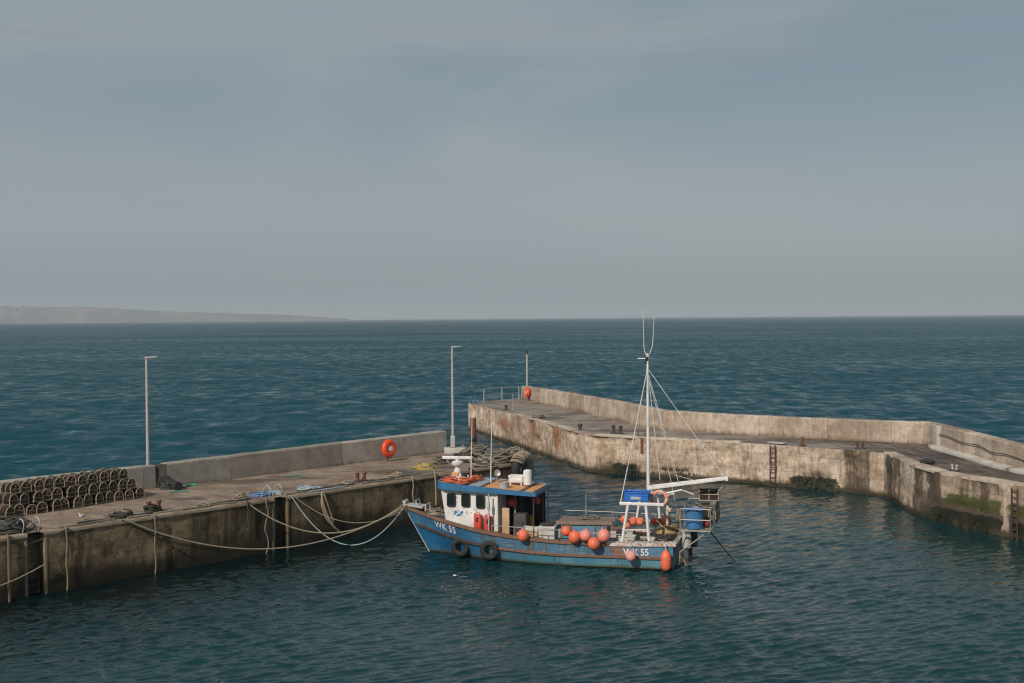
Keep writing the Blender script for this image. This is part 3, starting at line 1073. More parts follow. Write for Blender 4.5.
    def vm(op, a, b=None, s=None):
        nd = t.n("VectorMath", operation=op)
        t.set(nd.inputs[0], a)
        if b is not None:
            t.set(nd.inputs[1], b)
        if s is not None:
            t.set(nd.inputs[3], s)
        return nd.outputs[0]
    vA = vm('SUBTRACT', sA, (0.5, 0.5, 0.5))
    vB = vm('SUBTRACT', sB, (0.5, 0.5, 0.5))
    vA = vm('SCALE', vA, s=t.math('ADD', t.math('MULTIPLY', hb, 0.36), t.math('MULTIPLY', amp_sea, 0.55)))
    vB = vm('SCALE', vB, s=t.math('MULTIPLY', amp_sea, 1.5))
    grp = t.noise(t.scale(pos, (0.55, 0.14, 1.0)), 1.0, 8, 0.76)
    gy = t.n('CombineXYZ')
    t.set(gy.inputs[1], t.math('MULTIPLY', t.math('ADD', t.math('MULTIPLY', t.math('SUBTRACT', grp, 0.72), 1.35), t.math('MULTIPLY', t.math('SUBTRACT', patch, 0.5), 0.55)), t.math('SUBTRACT', 1.0, hb)))
    vv = vm('MULTIPLY', vm('ADD', vm('ADD', vA, vB), gy.outputs[0]), (1, 1, 0))
    geo = t.n("NewGeometry")
    nn = vm('NORMALIZE', vm('ADD', geo.outputs["Normal"], vv))
    # quay's dark reflection painted into the water colour, fading out across the basin
    refl_mix = t.math('ADD', t.attr('quay_refl_fade'), t.math('MULTIPLY', t.math('SUBTRACT', t.noise(pos, 0.22, 4, 0.6), 0.5), 0.5), clamp=True)
    deep = t.mix(hb, (0.003, 0.045, 0.062), t.mix(refl_mix, (0.002, 0.008, 0.009), (0.004, 0.035, 0.038)))
    fo = t.noise(t.scale(pos, (0.25, 0.9, 1)), 0.16, 6, 0.72)
    fm = t.math('MULTIPLY', t.math('MULTIPLY', t.step(fo, 0.71, 0.74), t.step(hb, 0.4, 0.0)), 0.5)
    deep = t.mix(fm, deep, (0.6, 0.62, 0.62))
    rg = t.math('ADD', 0.10, t.math('MULTIPLY', t.math('SUBTRACT', 1.0, hb), 0.12))
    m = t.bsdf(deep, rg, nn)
    t.m.node_tree.nodes["Principled BSDF"].inputs["IOR"].default_value = 1.333
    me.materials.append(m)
    o = bpy.data.objects.new("sea", me)
    COL.objects.link(o)
    tag(o, kind='structure')


make_water()

# ------------------------------------------------------------------ far headland
def make_land():
    prof = [(-260, 299), (-120, 301), (-40, 304), (0, 305.3), (40, 306), (85, 306), (130, 308.3), (180, 311), (230, 312.6), (270, 313.6), (305, 315.5), (330, 317.4), (352, 319.0)]
    D0 = 7000.0
    st = Strip()
    cols = []
    for i in range(len(prof) - 1):
        for j in range(14):
            t = j / 14
            cols.append((prof[i][0] + (prof[i + 1][0] - prof[i][0]) * t, prof[i][1] + (prof[i + 1][1] - prof[i][1]) * t))
    cols.append(prof[-1])
    sm = [c[1] for c in cols]
    for _ in range(12):
        sm = [sm[0]] + [(sm[i - 1] + sm[i] + sm[i + 1]) / 3 for i in range(1, len(sm) - 1)] + [sm[-1]]
    cols = [(c[0], y + .35 * mnoise.noise(Vector((c[0] * .06, 9, 2)))) for c, y in zip(cols, sm)]
    K = 14
    for i, (px, py) in enumerate(cols):
        top = atY(px, py, D0)
        hgt = max(2.0, top.z) * (1 + 0.06 * mnoise.noise(Vector((px * 0.09, 1, 0))) + 0.03 * mnoise.noise(Vector((px * 0.4, 1, 0))))
        for k in range(K + 1):
            f = k / K
            depth = D0 - 500 + 1500 * f
            shp = (0.10 * min(1, f / 0.06) + 0.90 * math.sin(min(1, f / 0.7) * math.pi / 2) ** 1.3) if f < 0.7 else 1 - 0.4 * (f - 0.7) / 0.3
            z = hgt * shp + (mnoise.noise(Vector((px * 0.13, f * 5, 0))) * 0.10 * hgt if 0 < f < 0.72 else 0)
            x = top.x * depth / D0
            st.v.append((x, depth + 180 * mnoise.noise(Vector((px * 0.05, 4, 0))), z if f > 0 else -2))
            st.uv.append((x * 0.01, f))
            st.at.append((0, 0, 0))
    for i in range(len(cols) - 1):
        for k in range(K):
            a = i * (K + 1) + k
            st.f.append((a, a + K + 1, a + K + 2, a + 1))
    t = NT("headland_ground")
    co = t.coords("Object")
    a = t.noise(t.scale(co, (0.002, 0.002, 0.01)), 1.5, 5, 0.65)
    b = t.noise(t.scale(co, (0.004, 0.004, 0.05)), 1.2, 4, 0.6)
    c = t.mix(t.step(a, 0.4, 0.6), (0.13, 0.115, 0.105), (0.215, 0.175, 0.15))
    c = t.mix(t.math('MULTIPLY', t.step(b, 0.5, 0.62), 0.6), c, (0.10, 0.085, 0.075))
    m = t.bsdf(c, 0.95)
    o = st.build("headland_hills", m)
    tag(o, kind='structure')


make_land()

# ------------------------------------------------------------------ the fishing boat (local axes: x forward from the transom, y to port, z up from the waterline)
BT = Vector((5.699, 41.321, 0.0))
BA = R(164.526)
BM = Matrix.Translation(BT) @ Matrix.Rotation(BA, 4, 'Z')
BF = Vector((math.cos(BA), math.sin(BA)))
BP = Vector((-math.sin(BA), math.cos(BA)))


def bw(x, y, z):
    return BM @ Vector((x, y, z))


def bl(px, py, y):
    """boat-local point on the fore-and-aft plane y that the photograph shows at a pixel"""
    d = ray(px, py)
    c = (CAM.xy - BT.xy).dot(BP)
    t = (y - c) / d.xy.dot(BP)
    p = CAM + d * t
    q = p.xy - BT.xy
    return Vector((q.dot(BF), q.dot(BP), p.z))


def interp(tab, x):
    if x <= tab[0][0]:
        return tab[0][1]
    for i in range(len(tab) - 1):
        if x <= tab[i + 1][0]:
            a, b = tab[i], tab[i + 1]
            t = (x - a[0]) / (b[0] - a[0])
            # smooth (Catmull-Rom) between the knots
            p0 = tab[i - 1][1] if i else a[1] - (b[1] - a[1])
            p3 = tab[i + 2][1] if i + 2 < len(tab) else b[1] + (b[1] - a[1])
            p1, p2 = a[1], b[1]
            return 0.5 * (2 * p1 + (p2 - p0) * t + (2 * p0 - 5 * p1 + 4 * p2 - p3) * t * t + (3 * p1 - p0 - 3 * p2 + p3) * t ** 3)
    return tab[-1][1]


SHEER = [(0, .84), (1, .82), (2.2, .80), (4, .82), (5, .87), (6, .95), (7, 1.06), (8.2, 1.24), (9, 1.38), (10, 1.58)]
DKH = [(0, 1.40), (1, 1.50), (3, 1.62), (5, 1.65), (6.5, 1.55), (7.5, 1.32), (8.5, .92), (9.3, .5), (9.7, .26), (10, .05)]
WLH = [(0, 1.36), (3, 1.50), (5, 1.45), (6.5, 1.20), (7.5, .93), (8.5, .54), (9.3, .23), (10, .03)]
STK = [(0, .40), (1.8, .42), (4.3, .42), (6.2, .49), (7.2, .57), (8, .66), (9, .83), (10, 1.02)]


def stemx(z):
    return 9.09 + (0.6 if z > 0 else 0.9) * z


def sheer(s):
    return interp(SHEER, s * 10)


def hbz(s, z):
    wl, dk, sh = interp(WLH, s * 10), interp(DKH, s * 10), sheer(s)
    if z < 0:
        return max(0.02, wl * (1 + 0.8 * z))
    return wl + (dk - wl) * (min(1.2, z / sh) ** 0.85)


def hull_y(x, z):
    return hbz(min(1.0, max(0, x / stemx(z))), z)


boat = empty("fishing_boat", BT, BA)
tag(boat, "blue wooden-capped inshore fishing boat with white wheelhouse and mast, lying alongside the quay", "fishing boat")

# hull paint
t = NT("hull_blue_paint")
co = t.coords()
sx = t.n("SeparateXYZ")
t.set(sx.inputs[0], co)
fore = t.step(sx.outputs[0], 5.5, 7.6)
big = t.noise(t.scale(co, (0.7, 0.7, 1.6)), 1.1, 5, 0.65)
fin = t.noise(co, 11.0, 4, 0.7)
scf = t.noise(t.scale(co, (0.9, 1, 5.0)), 2.2, 5, 0.72)
vst = t.noise(t.scale(co, (5.5, 1, 0.4)), 1.3, 5, 0.75)
seam = t.noise(t.scale(co, (1.6, 0.2, 0.02)), 1.0, 1, 0.5)
c_up = t.mix(t.step(big, 0.35, 0.7), (0.022, 0.145, 0.290), (0.050, 0.215, 0.370))
c_aft = t.mix(t.step(big, 0.35, 0.7), (0.050, 0.160, 0.270), (0.115, 0.245, 0.345))
c = t.mix(fore, c_aft, c_up)
c = t.mix(t.math('MULTIPLY', t.step(scf, 0.54, 0.68), t.math('SUBTRACT', 0.65, t.math('MULTIPLY', fore, 0.4))), c, (0.27, 0.33, 0.35))
c = t.mix(t.math('MULTIPLY', t.step(vst, 0.50, 0.62), t.math('SUBTRACT', 0.8, t.math('MULTIPLY', fore, 0.45))), c, (0.13, 0.075, 0.045))
rk = t.math('MULTIPLY', t.step(t.math('ABSOLUTE', t.math('SUBTRACT', sx.outputs[0], 1.78)), 0.36, 0.1), t.step(t.noise(t.scale(co, (3, 1, 0.8)), 2.2, 5, 0.7), 0.36, 0.56))
c = t.mix(t.math('MULTIPLY', rk, t.step(sx.outputs[2], 0.36, 0.5)), c, (0.34, 0.145, 0.055))
pl = t.math('FRACT', t.math('ADD', t.math('MULTIPLY', sx.outputs[2], 7.0), t.math('MULTIPLY', big, 0.25)))
c = t.mix(t.math('MULTIPLY', t.math('LESS_THAN', pl, 0.09), 0.35), c, (0.03, 0.05, 0.06))
chp = t.noise(t.scale(co, (1, 1, 1.6)), 5.0, 7, 0.78)
c = t.mix(t.math('MULTIPLY', t.step(chp, 0.59, 0.65), 0.8), c, (0.25, 0.25, 0.24))
c = t.mix(t.math('MULTIPLY', t.step(t.noise(t.scale(co, (1.2, 1, 0.8), (4, 0, 0)), 3.0, 7, 0.76), 0.59, 0.65), 0.85), c, (0.17, 0.075, 0.04))
c = t.mix(t.math('MULTIPLY', t.step(fin, 0.56, 0.75), 0.4), c, (0.03, 0.06, 0.08))
m_up = t.bsdf(c, 0.45, t.bump(t.math('ADD', fin, seam), 0.2, 0.015))
t = NT("hull_lower_paint")
co = t.coords()
sx = t.n("SeparateXYZ")
t.set(sx.inputs[0], co)
fore = t.step(sx.outputs[0], 5.0, 8.0)
big = t.noise(t.scale(co, (0.8, 0.7, 1.6)), 1.2, 5, 0.65)
fin = t.noise(co, 12.0, 4, 0.7)
vst = t.noise(t.scale(co, (5.0, 1, 0.3)), 1.2, 4, 0.72)
c = t.mix(fore, t.mix(t.step(big, .35, .7), (0.055, 0.185, 0.255), (0.120, 0.275, 0.340)), t.mix(t.step(big, .35, .7), (0.012, 0.095, 0.215), (0.022, 0.140, 0.280)))
c = t.mix(t.math('MULTIPLY', t.step(vst, 0.54, 0.7), t.math('SUBTRACT', 0.75, t.math('MULTIPLY', fore, 0.5))), c, (0.075, 0.055, 0.045))
chp = t.noise(t.scale(co, (1, 1, 1.3)), 5.0, 7, 0.78)
c = t.mix(t.math('MULTIPLY', t.step(chp, 0.60, 0.66), 0.7), c, (0.20, 0.19, 0.17))
hgt = t.math('ADD', sx.outputs[2], t.math('MULTIPLY', t.math('SUBTRACT', t.noise(co, 4.0, 4, 0.7), 0.5), 0.22))
c = t.mix(t.math('MULTIPLY', t.step(hgt, 0.16, 0.06), 0.9), c, (0.085, 0.085, 0.025))
m_lo = t.bsdf(c, 0.45, t.bump(fin, 0.2, 0.015))
m_boot = paint("dark_antifouling", (0.022, 0.020, 0.018), 0.7, (0.10, 0.09, 0.03), 0.6, 4, streak=False)

NS = 64
SS = [0] + [i / NS for i in range(1, NS + 1)]


def zrows(s):
    k, sh = interp(STK, s * 10), sheer(s)
    rows = [-0.5, -0.3, -0.1, 0.05]
    rows += [0.05 + (k - 0.05) * i / 4 for i in range(1, 5)]
    rows += [k + (sh - k) * i / 5 for i in range(1, 6)]
    return rows


mb = MB()
NR = len(zrows(0.5))
for side in (1, -1):
    vs = []
    for s in SS:
        for z in zrows(s):
            vs.append((s * stemx(z), side * hbz(s, z), z))
    base = len(mb.v)
    mb.v += vs
    for i in range(NS):
        for k in range(NR - 1):
            q = (base + i * NR + k, base + (i + 1) * NR + k, base + (i + 1) * NR + k + 1, base + i * NR + k + 1)
            mb.f.append(q[::-1] if side > 0 else q)
            mb.mi.append(0 if k >= 7 else (1 if k >= 3 else 2))
zr = zrows(0)                                        # transom
for k in range(NR - 1):
    b0 = len(mb.v)
    mb.v += [(0, hbz(0, zr[k]), zr[k]), (0, -hbz(0, zr[k]), zr[k]), (0, -hbz(0, zr[k + 1]), zr[k + 1]), (0, hbz(0, zr[k + 1]), zr[k + 1])]
    mb.f.append((b0, b0 + 3, b0 + 2, b0 + 1))
    mb.mi.append(0 if k >= 7 else (1 if k >= 3 else 2))
hull = mb.build("hull", [m_up, m_lo, m_boot], boat, angle=30)


def along_hull(name, s0, s1, zf, w_out, w_in, h, mat, sides=(1, -1), n=60, parent=boat, wob=0.0):
    """a timber that follows the hull side at height zf(s): section w_out proud, w_in inboard, h high"""
    m_ = MB()
    for side in sides:
        pr = []
        for i in range(n + 1):
            s = s0 + (s1 - s0) * i / n
            z = zf(s) + wob * mnoise.noise(Vector((s * 40, side, 0)))
            x, y = s * stemx(z), hbz(s, z)
            yi = max(0.0, y - w_in)
            pr.append([(x, side * (y + w_out), z - h / 2), (x, side * (y + w_out), z + h / 2 - 0.012), (x, side * (y + w_out - 0.015), z + h / 2), (x, side * yi, z + h / 2), (x, side * yi, z - h / 2)])
        base = len(m_.v)
        for p in pr:
            m_.v += p
        K = 5
        for i in range(n):
            for k in range(K):
                q = (base + i * K + k, base + (i + 1) * K + k, base + (i + 1) * K + (k + 1) % K, base + i * K + (k + 1) % K)
                m_.f.append(q[::-1] if side > 0 else q)
                m_.mi.append(0)
        for e, rev in ((0, False), (n, True)):
            fc = tuple(base + e * K + k for k in range(K))
            m_.f.append(fc[::-1] if rev else fc)
            m_.mi.append(0)
    return m_.build(name, mat, parent, angle=30)


along_hull("cap_rail", 0.235, 0.998, lambda s: sheer(s) + 0.035, 0.045, 0.13, 0.10, M['wood_brown'], wob=0.01)
along_hull("stern_cap_rail", 0.0, 0.232, lambda s: sheer(s) + 0.035, 0.05, 0.36, 0.10, M['white_rusty'], (1,), wob=0.012)
along_hull("stern_cap_rail", 0.0, 0.232, lambda s: sheer(s) + 0.035, 0.05, 0.36, 0.10, M['white_rusty'], (-1,), wob=0.012)
along_hull("rubbing_strake", 0.0, 0.66, lambda s: interp(STK, s * 10), 0.055, 0.02, 0.085, M['wood_brown'], wob=0.008)
along_hull("rubbing_strake", 0.662, 0.985, lambda s: interp(STK, s * 10), 0.05, 0.02, 0.10, M['wood_dark'])
m_ = MB().box((-0.03, 0, 0.86), (0.16, 2.86, 0.09), bev=0.015)
m_.build("transom_cap", M['white_rusty'], boat)
m_ = MB().tube([(stemx(z) + 0.012, 0, z) for z in (-0.3, 0, 0.3, 0.6, 0.9, 1.2, 1.5)], 0.035, 8)
m_.build("stem_bar", M['galv'], boat)
# decks
m_ = MB()


def deck_sheet(s0, s1, zf, inset, n=24):
    b = len(m_.v)
    for i in range(n + 1):
        s = s0 + (s1 - s0) * i / n
        z = zf(s)
        y = max(0.01, hbz(s, z) - inset)
        m_.v += [(s * stemx(z), y, z), (s * stemx(z), -y, z)]
    for i in range(n):
        m_.f.append((b + 2 * i, b + 2 * i + 1, b + 2 * i + 3, b + 2 * i + 2))
        m_.mi.append(0)


deck_sheet(0.0, 0.615, lambda s: 0.30, 0.03)
deck_sheet(0.612, 0.99, lambda s: sheer(s) - 0.07, 0.03)
m_.v += [(6.05, 1.5, .3), (6.05, -1.5, .3), (6.05, -1.5, .9), (6.05, 1.5, .9)]
b = len(m_.v) - 4
m_.f.append((b, b + 1, b + 2, b + 3))
m_.mi.append(0)
m_.build("deck", M['deck_grey'], boat)
m_ = MB()                                             # inside of the bulwarks
for side in (1, -1):
    b = len(m_.v)
    for i in range(31):
        s = 0.004 + 0.61 * i / 30
        for z in (0.28, sheer(s) - 0.01):
            m_.v.append((s * stemx(z), side * (hbz(s, z) - 0.055), z))
    for i in range(30):
        q = (b + 2 * i, b + 2 * i + 1, b + 2 * i + 3, b + 2 * i + 2)
        m_.f.append(q if side < 0 else q[::-1])
        m_.mi.append(0)
m_.build("bulwark", M['deck_grey'], boat)


def lettering(name, body, x0, x1, z0, z1, h, mat, ybias=0.012):
    vs, fs = tex_text(body, 1.0, True)
    xs = [v.x for v in vs]
    ys = [v.y for v in vs]
    wx, hy = max(xs) - min(xs), max(ys) - min(ys)
    # finer mesh so the letters follow the planking
    m_ = MB()
    out = []
    for v in vs:
        a = (v.x - min(xs)) / wx
        bz = (v.y - min(ys)) / hy
        x = x0 + (x1 - x0) * a
        z = z0 + (z1 - z0) * a + h * bz
        out.append((x, hull_y(x, z) + ybias, z))
    m_.add(out, [f[::-1] for f in fs])
    me_o = m_.build(name, mat, boat, smooth=False)
    return me_o


lettering("registration_number", "WK 55", 8.66, 7.74, 1.02, 0.845, 0.27, M['white_text'], 0.016)
lettering("registration_number", "WK 55", 1.66, 0.80, 0.475, 0.485, 0.235, M['white_text'], 0.016)

# wheelhouse
wh = MB()
zb_f, zb_a, zt_f, zt_a = 1.12, 0.92, 2.47, 2.33
fb, ft, ab_, at_x = 8.13, 8.34, 6.2, 6.2
yf, ya = 0.90, 1.02
V = [(fb, yf, zb_f), (fb, -yf, zb_f), (ab_, -ya, zb_a), (ab_, ya, zb_a), (ft, yf, zt_f), (ft, -yf, zt_f), (at_x, -ya, zt_a), (at_x, ya, zt_a)]
wh.add(V, [(0, 1, 5, 4), (1, 2, 6, 5), (2, 3, 7, 6), (3, 0, 4, 7)])
wheel = wh.build("wheelhouse", M['white'], boat, smooth=False)


def rrect(w_, h_, r_, n=4):
    out = []
    for cx, cy, a0 in ((w_ / 2 - r_, h_ / 2 - r_, 0), (-w_ / 2 + r_, h_ / 2 - r_, 90), (-w_ / 2 + r_, -h_ / 2 + r_, 180), (w_ / 2 - r_, -h_ / 2 + r_, 270)):
        for k in range(n + 1):
            a = R(a0 + 90 * k / n)
            out.append((cx + r_ * math.cos(a), cy + r_ * math.sin(a)))
    return out


def window(c, ux, uz, w_, h_, parent):
    """rubber-framed pane: c centre, ux / uz the wall's own directions"""
    c, ux, uz = Vector(c), Vector(ux).normalized(), Vector(uz).normalized()
    n_ = ux.cross(uz).normalized()
    m_ = MB()
    o1, o2 = rrect(w_ + 0.09, h_ + 0.09, 0.085), rrect(w_, h_, 0.06)
    P = lambda q, d: c + ux * q[0] + uz * q[1] + n_ * d
    k = len(o1)
    vs = [P(q, 0.0) for q in o1] + [P(q, 0.028) for q in o1] + [P(q, 0.028) for q in o2] + [P(q, 0.006) for q in o2]
    fs = []
    for r_ in range(3):
        for i in range(k):
            fs.append((r_ * k + i, r_ * k + (i + 1) % k, (r_ + 1) * k + (i + 1) % k, (r_ + 1) * k + i))
    m_.add(vs, fs, 0)
    m_.add([P(q, 0.006) for q in o2], [tuple(range(k))], 1)
    return m_.build("window", [M['rubber'], M['glass']], parent, angle=30)


sidx = Vector((ab_ - fb, ya - yf, 0)).normalized()      # along the port side, towards the stern
for px_c, py_c in ((451.2, 500), (466, 500.3), (481, 501.5)):
    p = bl(px_c, py_c, 0.955)
    yy = yf + (ya - yf) * (fb - p.x) / (fb - ab_)
    window((p.x, yy + 0.022, p.z), sidx, (0.0, 0.0, 1), 0.25, 0.40, wheel)
for x_ in (7.85, 7.3, 6.75):                            # starboard side
    yy = -(yf + (ya - yf) * (fb - x_) / (fb - ab_))
    window((x_, yy - 0.022, 2.02), (-sidx.x, sidx.y, 0), (0, 0, 1), 0.25, 0.40, wheel)
fz = Vector((ft - fb, 0, zt_f - zb_f)).normalized()
for y_ in (0.56, 0.0, -0.56):
    window(Vector((fb, y_, zb_f)) + fz * 0.93 + Vector((0.004, 0, 0)), (0, 1, 0), fz, 0.42, 0.48, wheel)
# aft door of the wheelhouse
dm = MB().box((6.185, -0.25, 1.42), (0.04, 0.62, 1.5), bev=0.01)
dm.build("door", M['tin'], wheel)
# white moulding at the corner
MB().tube([(6.21, ya + 0.01, 0.94), (6.21, ya + 0.01, 2.31)], 0.028, 8).build("corner_pipe", M['white'], wheel)
# saltire emblem on the port side
sc_ = bl(458.6, 512.6, 0.96)
sy = yf + (ya - yf) * (fb - sc_.x) / (fb - ab_)
m_ = MB()


def emb(u, v, d):
    return Vector((sc_.x, sy, sc_.z)) + sidx * (u + 0.28 * v) + Vector((0, d, v + 0.10 * u))


hw, hh = 0.17, 0.125
m_.add([emb(-hw, -hh, .006), emb(hw, -hh, .006), emb(hw, hh, .006), emb(-hw, hh, .006)], [(0, 1, 2, 3)], 0)
for sg in (1, -1):
    k = 0.034
    m_.add([emb(-hw, -hh * sg - k, .010), emb(-hw + 0.03, -hh * sg - k, .010), emb(hw, hh * sg - k * 0.2, .010), emb(hw, hh * sg + k, .010), emb(hw - 0.03, hh * sg + k, .010), emb(-hw, -hh * sg + k * 0.2, .010)],
           [(0, 1, 2, 3, 4, 5)], 1)
m_.build("saltire_emblem", [M['saltire_blue'], M['white_text']], wheel, smooth=False)

# roof with the working shelter aft of it
rf = MB()
RX0, RX1 = 8.52, 4.78
ztop = lambda x: 2.44 + (2.72 - 2.44) * (x - RX1) / (RX0 - RX1)
zbot = lambda x: 2.30 + (2.46 - 2.30) * (x - RX1) / (RX0 - RX1)
outl = [(RX1, 1.20), (7.9, 1.20), (8.25, 1.12), (8.44, 0.95), (RX0, 0.6), (RX0, -0.6), (8.44, -0.95), (8.25, -1.12), (7.9, -1.20), (RX1, -1.20)]
n_ = len(outl)
inn = [(x * 0.985 + 0.095 if x < 6 else x - 0.06, y * 0.955) for x, y in outl]
rv = [(x, y, zbot(x)) for x, y in outl] + [(x, y, ztop(x)) for x, y in outl] + [(x, y, ztop(x)) for x, y in inn] + [(x, y, ztop(x) - 0.07) for x, y in inn]
fs = [tuple(range(n_))]
for r_ in range(3):
    for i in range(n_):
        fs.append((r_ * n_ + (i + 1) % n_, r_ * n_ + i, (r_ + 1) * n_ + i, (r_ + 1) * n_ + (i + 1) % n_))
fs.append(tuple(3 * n_ + i for i in range(n_ - 1, -1, -1)))
rf.add(rv, fs)
roof = rf.build("roof", M['roof_blue'], boat, smooth=False)


def roof_plate(x0, x1, mat, name, y0=-1.12, y1=1.12, skew=0.0, lift=0.0):
    m_ = MB()
    za = lambda x: ztop(x) - 0.066 + lift
    m_.add([(x0, y0, za(x0)), (x1, y0, za(x1)), (x1 + skew, y1, za(x1 + skew)), (x0 + skew, y1, za(x0 + skew)),
            (x0, y0, za(x0) + .05), (x1, y0, za(x1) + .05), (x1 + skew, y1, za(x1 + skew) + .05), (x0 + skew, y1, za(x0 + skew) + .05)],
           [(4, 7, 6, 5), (0, 4, 5, 1), (1, 5, 6, 2), (2, 6, 7, 3), (3, 7, 4, 0)][::1])
    return m_.build(name, mat, roof, smooth=False)


roof_plate(7.28, 6.86, M['roof_grey'], "roof_panel")
roof_plate(6.84, 6.72, M['roof_brown'], "roof_strip")
roof_plate(6.70, 5.42, M['roof_orange'], "roof_panel")
roof_plate(5.40, 5.26, M['roof_brown'], "roof_strip", lift=0.015)
roof_plate(5.24, 4.93, M['roof_orange'], "roof_panel")
m_ = MB()
g = bl(504, 485, 0.75)
m_.lathe([(0.175, 0), (0.18, 0.20), (0.19, 0.22), (0.17, 0.225), (0.165, 0.03), (0.0, 0.03)], (g.x, 0.75, ztop(g.x) - 0.03), 18)
m_.build("vent_drum", M['tin'], roof)
# shelter under the roof: starboard side panel, back board, posts
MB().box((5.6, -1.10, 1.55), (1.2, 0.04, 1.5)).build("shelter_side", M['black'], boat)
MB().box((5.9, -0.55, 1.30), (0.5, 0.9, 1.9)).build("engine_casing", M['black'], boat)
for x_, y_ in ((4.9, -1.12), (4.9, 1.02)):
    MB().tube([(x_, y_, 0.3), (x_, y_, 2.33)], 0.024, 8).build("shelter_post", M['stainless'] if y_ < 0 else M['iron'], boat)
p = bl(515, 497, 0.2)
MB().tube([(p.x, 0.2, 0.3), (p.x, 0.2, 2.33)], 0.03, 8).build("shelter_post", M['galv'], boat)
p = bl(531, 516, -0.3)
MB().box((p.x, -0.3, 0.85), (0.14, 0.12, 1.1), bev=0.02).build("winch_post", M['yellow'], boat)
p = bl(521, 512, 0.3)
m_ = MB().box((p.x, 0.3, 0.95), (0.46, 0.4, 1.25), bev=0.03)
m_.lathe([(0.09, 0), (0.17, .02), (0.17, .05), (0.09, .07), (0.09, .16), (0.17, .18), (0.17, .21)], (p.x, 0.52, 1.2), 16, (R(-90), 0, 0))
m_.build("hauler_console", M['iron'], boat)
p = bl(503.7, 515.5, 0.75)
MB().box((p.x, 0.75, p.z - 0.2), (0.42, 0.05, 0.95), bev=0.008).build("plywood_locker", M['plywood'], boat)

# radar
rx = 8.0
m_ = MB().lathe([(0.13, 0), (0.13, 0.10), (0.09, 0.13), (0.09, 0.2), (0.17, 0.24), (0.215, 0.30), (0.215, 0.38), (0.12, 0.42), (0.07, 0.42), (0.07, 0.48)], (rx, 0, 2.92), 18)
m_.bar((7.98, 0.0, 2.95), (7.74, 0.25, 2.62), 0.07, 0.07)
m_.bar((8.0, -0.1, 2.95), (8.1, -0.4, 2.64), 0.05, 0.05)
radar = m_.build("radar", M['white'], boat)
MB().box((8.0, 0, 3.45), (1.12, 0.13, 0.11), (0, 0, R(6)), 0.03).build("scanner_bar", M['white'], radar)
MB().box((8.05, 0.05, 2.83), (0.26, 0.24, 0.2), bev=0.02).build("radar_base", M['roof_orange'], radar)
for (px, pt_, y_) in ((471.5, 417.5, 0.15), (491.2, 417, 0.0)):
    a = bl(px - .3, 487 if px < 480 else 482, y_)
    b_ = bl(px + .6, pt_, y_)
    m_ = MB().tube([(a.x, y_, ztop(a.x) - 0.06), (a.x, y_, ztop(a.x) + 0.3), (b_.x, y_, b_.z)], [0.026, 0.022, 0.011], 8)
    m_.build("whip_aerial", M['pole_white'], boat)
p = bl(497, 473.5, -0.3)
m_ = MB().lathe([(0.05, 0), (0.03, 0.03), (0.03, p.z - 2.6), (0.05, p.z - 2.56)], (p.x, -0.3, 2.5), 10)
m_.lathe([(0.02, -0.12), (0.09, -0.08), (0.12, 0.06), (0.125, 0.08), (0.10, 0.07), (0.0, 0.05)], (p.x, -0.3, p.z + 0.02), 16, (R(-80), 0, R(20)))
m_.build("searchlight", M['stainless'], boat)

# life raft box and dome aerial on the roof
p = bl(517, 479, -0.25)
m_ = MB().box((p.x, -0.25, ztop(p.x) + 0.17), (0.52, 0.42, 0.20), bev=0.03)
m_.box((p.x, -0.25, ztop(p.x) + 0.30), (0.56, 0.44, 0.06), bev=0.015)
for dx in (-0.2, 0.2):
    for dy in (-0.16, 0.16):
        m_.box((p.x + dx, -0.25 + dy, ztop(p.x) + 0.02), (0.04, 0.04, 0.14))
m_.build("roof_locker", M['white'], boat)
p = bl(527.5, 472, -0.1)
m_ = MB().lathe([(0.05, 0), (0.05, 0.08), (0.15, 0.10), (0.155, 0.55), (0.145, 0.60), (0.10, 0.63), (0.0, 0.64)], (p.x, -0.1, ztop(p.x) - 0.05), 18)
m_.build("dome_aerial", M['white'], boat)

# mast, fittings and rigging
MX = 1.04
m_ = MB().tube([(MX, 0, 0.3), (MX, 0, 3.0), (MX, 0, 7.0)], [0.062, 0.058, 0.038], 12)
m_.tube([(MX, 0, 7.0), (MX, 0, 7.25)], 0.028, 8)
mast = m_.build("mast", M['white'], boat)
a = bl(637.5, 358.5, 0)
MB().tube([(a.x, 0, a.z), (MX - 0.06, 0, a.z)], 0.02, 6).build("crossbar", M['pole_white'], mast)
m_ = MB().box((MX + 0.02, 0.03, 7.06), (0.10, 0.10, 0.14), bev=0.02)
m_.lathe([(0.03, 0), (0.045, .03), (0.045, .10), (0.03, .13)], (MX + 0.05, 0, 6.86), 10)
m_.build("mast_light", M['black'], mast)
MB().tube([bl(646.9, 356.5, 0), bl(644.6, 351, 0), bl(643.9, 346, 0), bl(643.5, 330, 0), bl(643.1, 311, 0)], [.018, .016, .015, .012, .008], 7).build("whip_aerial", M['pole_white'], mast)
MB().tube([bl(648.4, 357, 0), bl(652.6, 345.5, 0), bl(653.3, 335, 0), bl(654.2, 311, 0)], [.016, .015, .012, .008], 7).build("whip_aerial", M['pole_white'], mast)
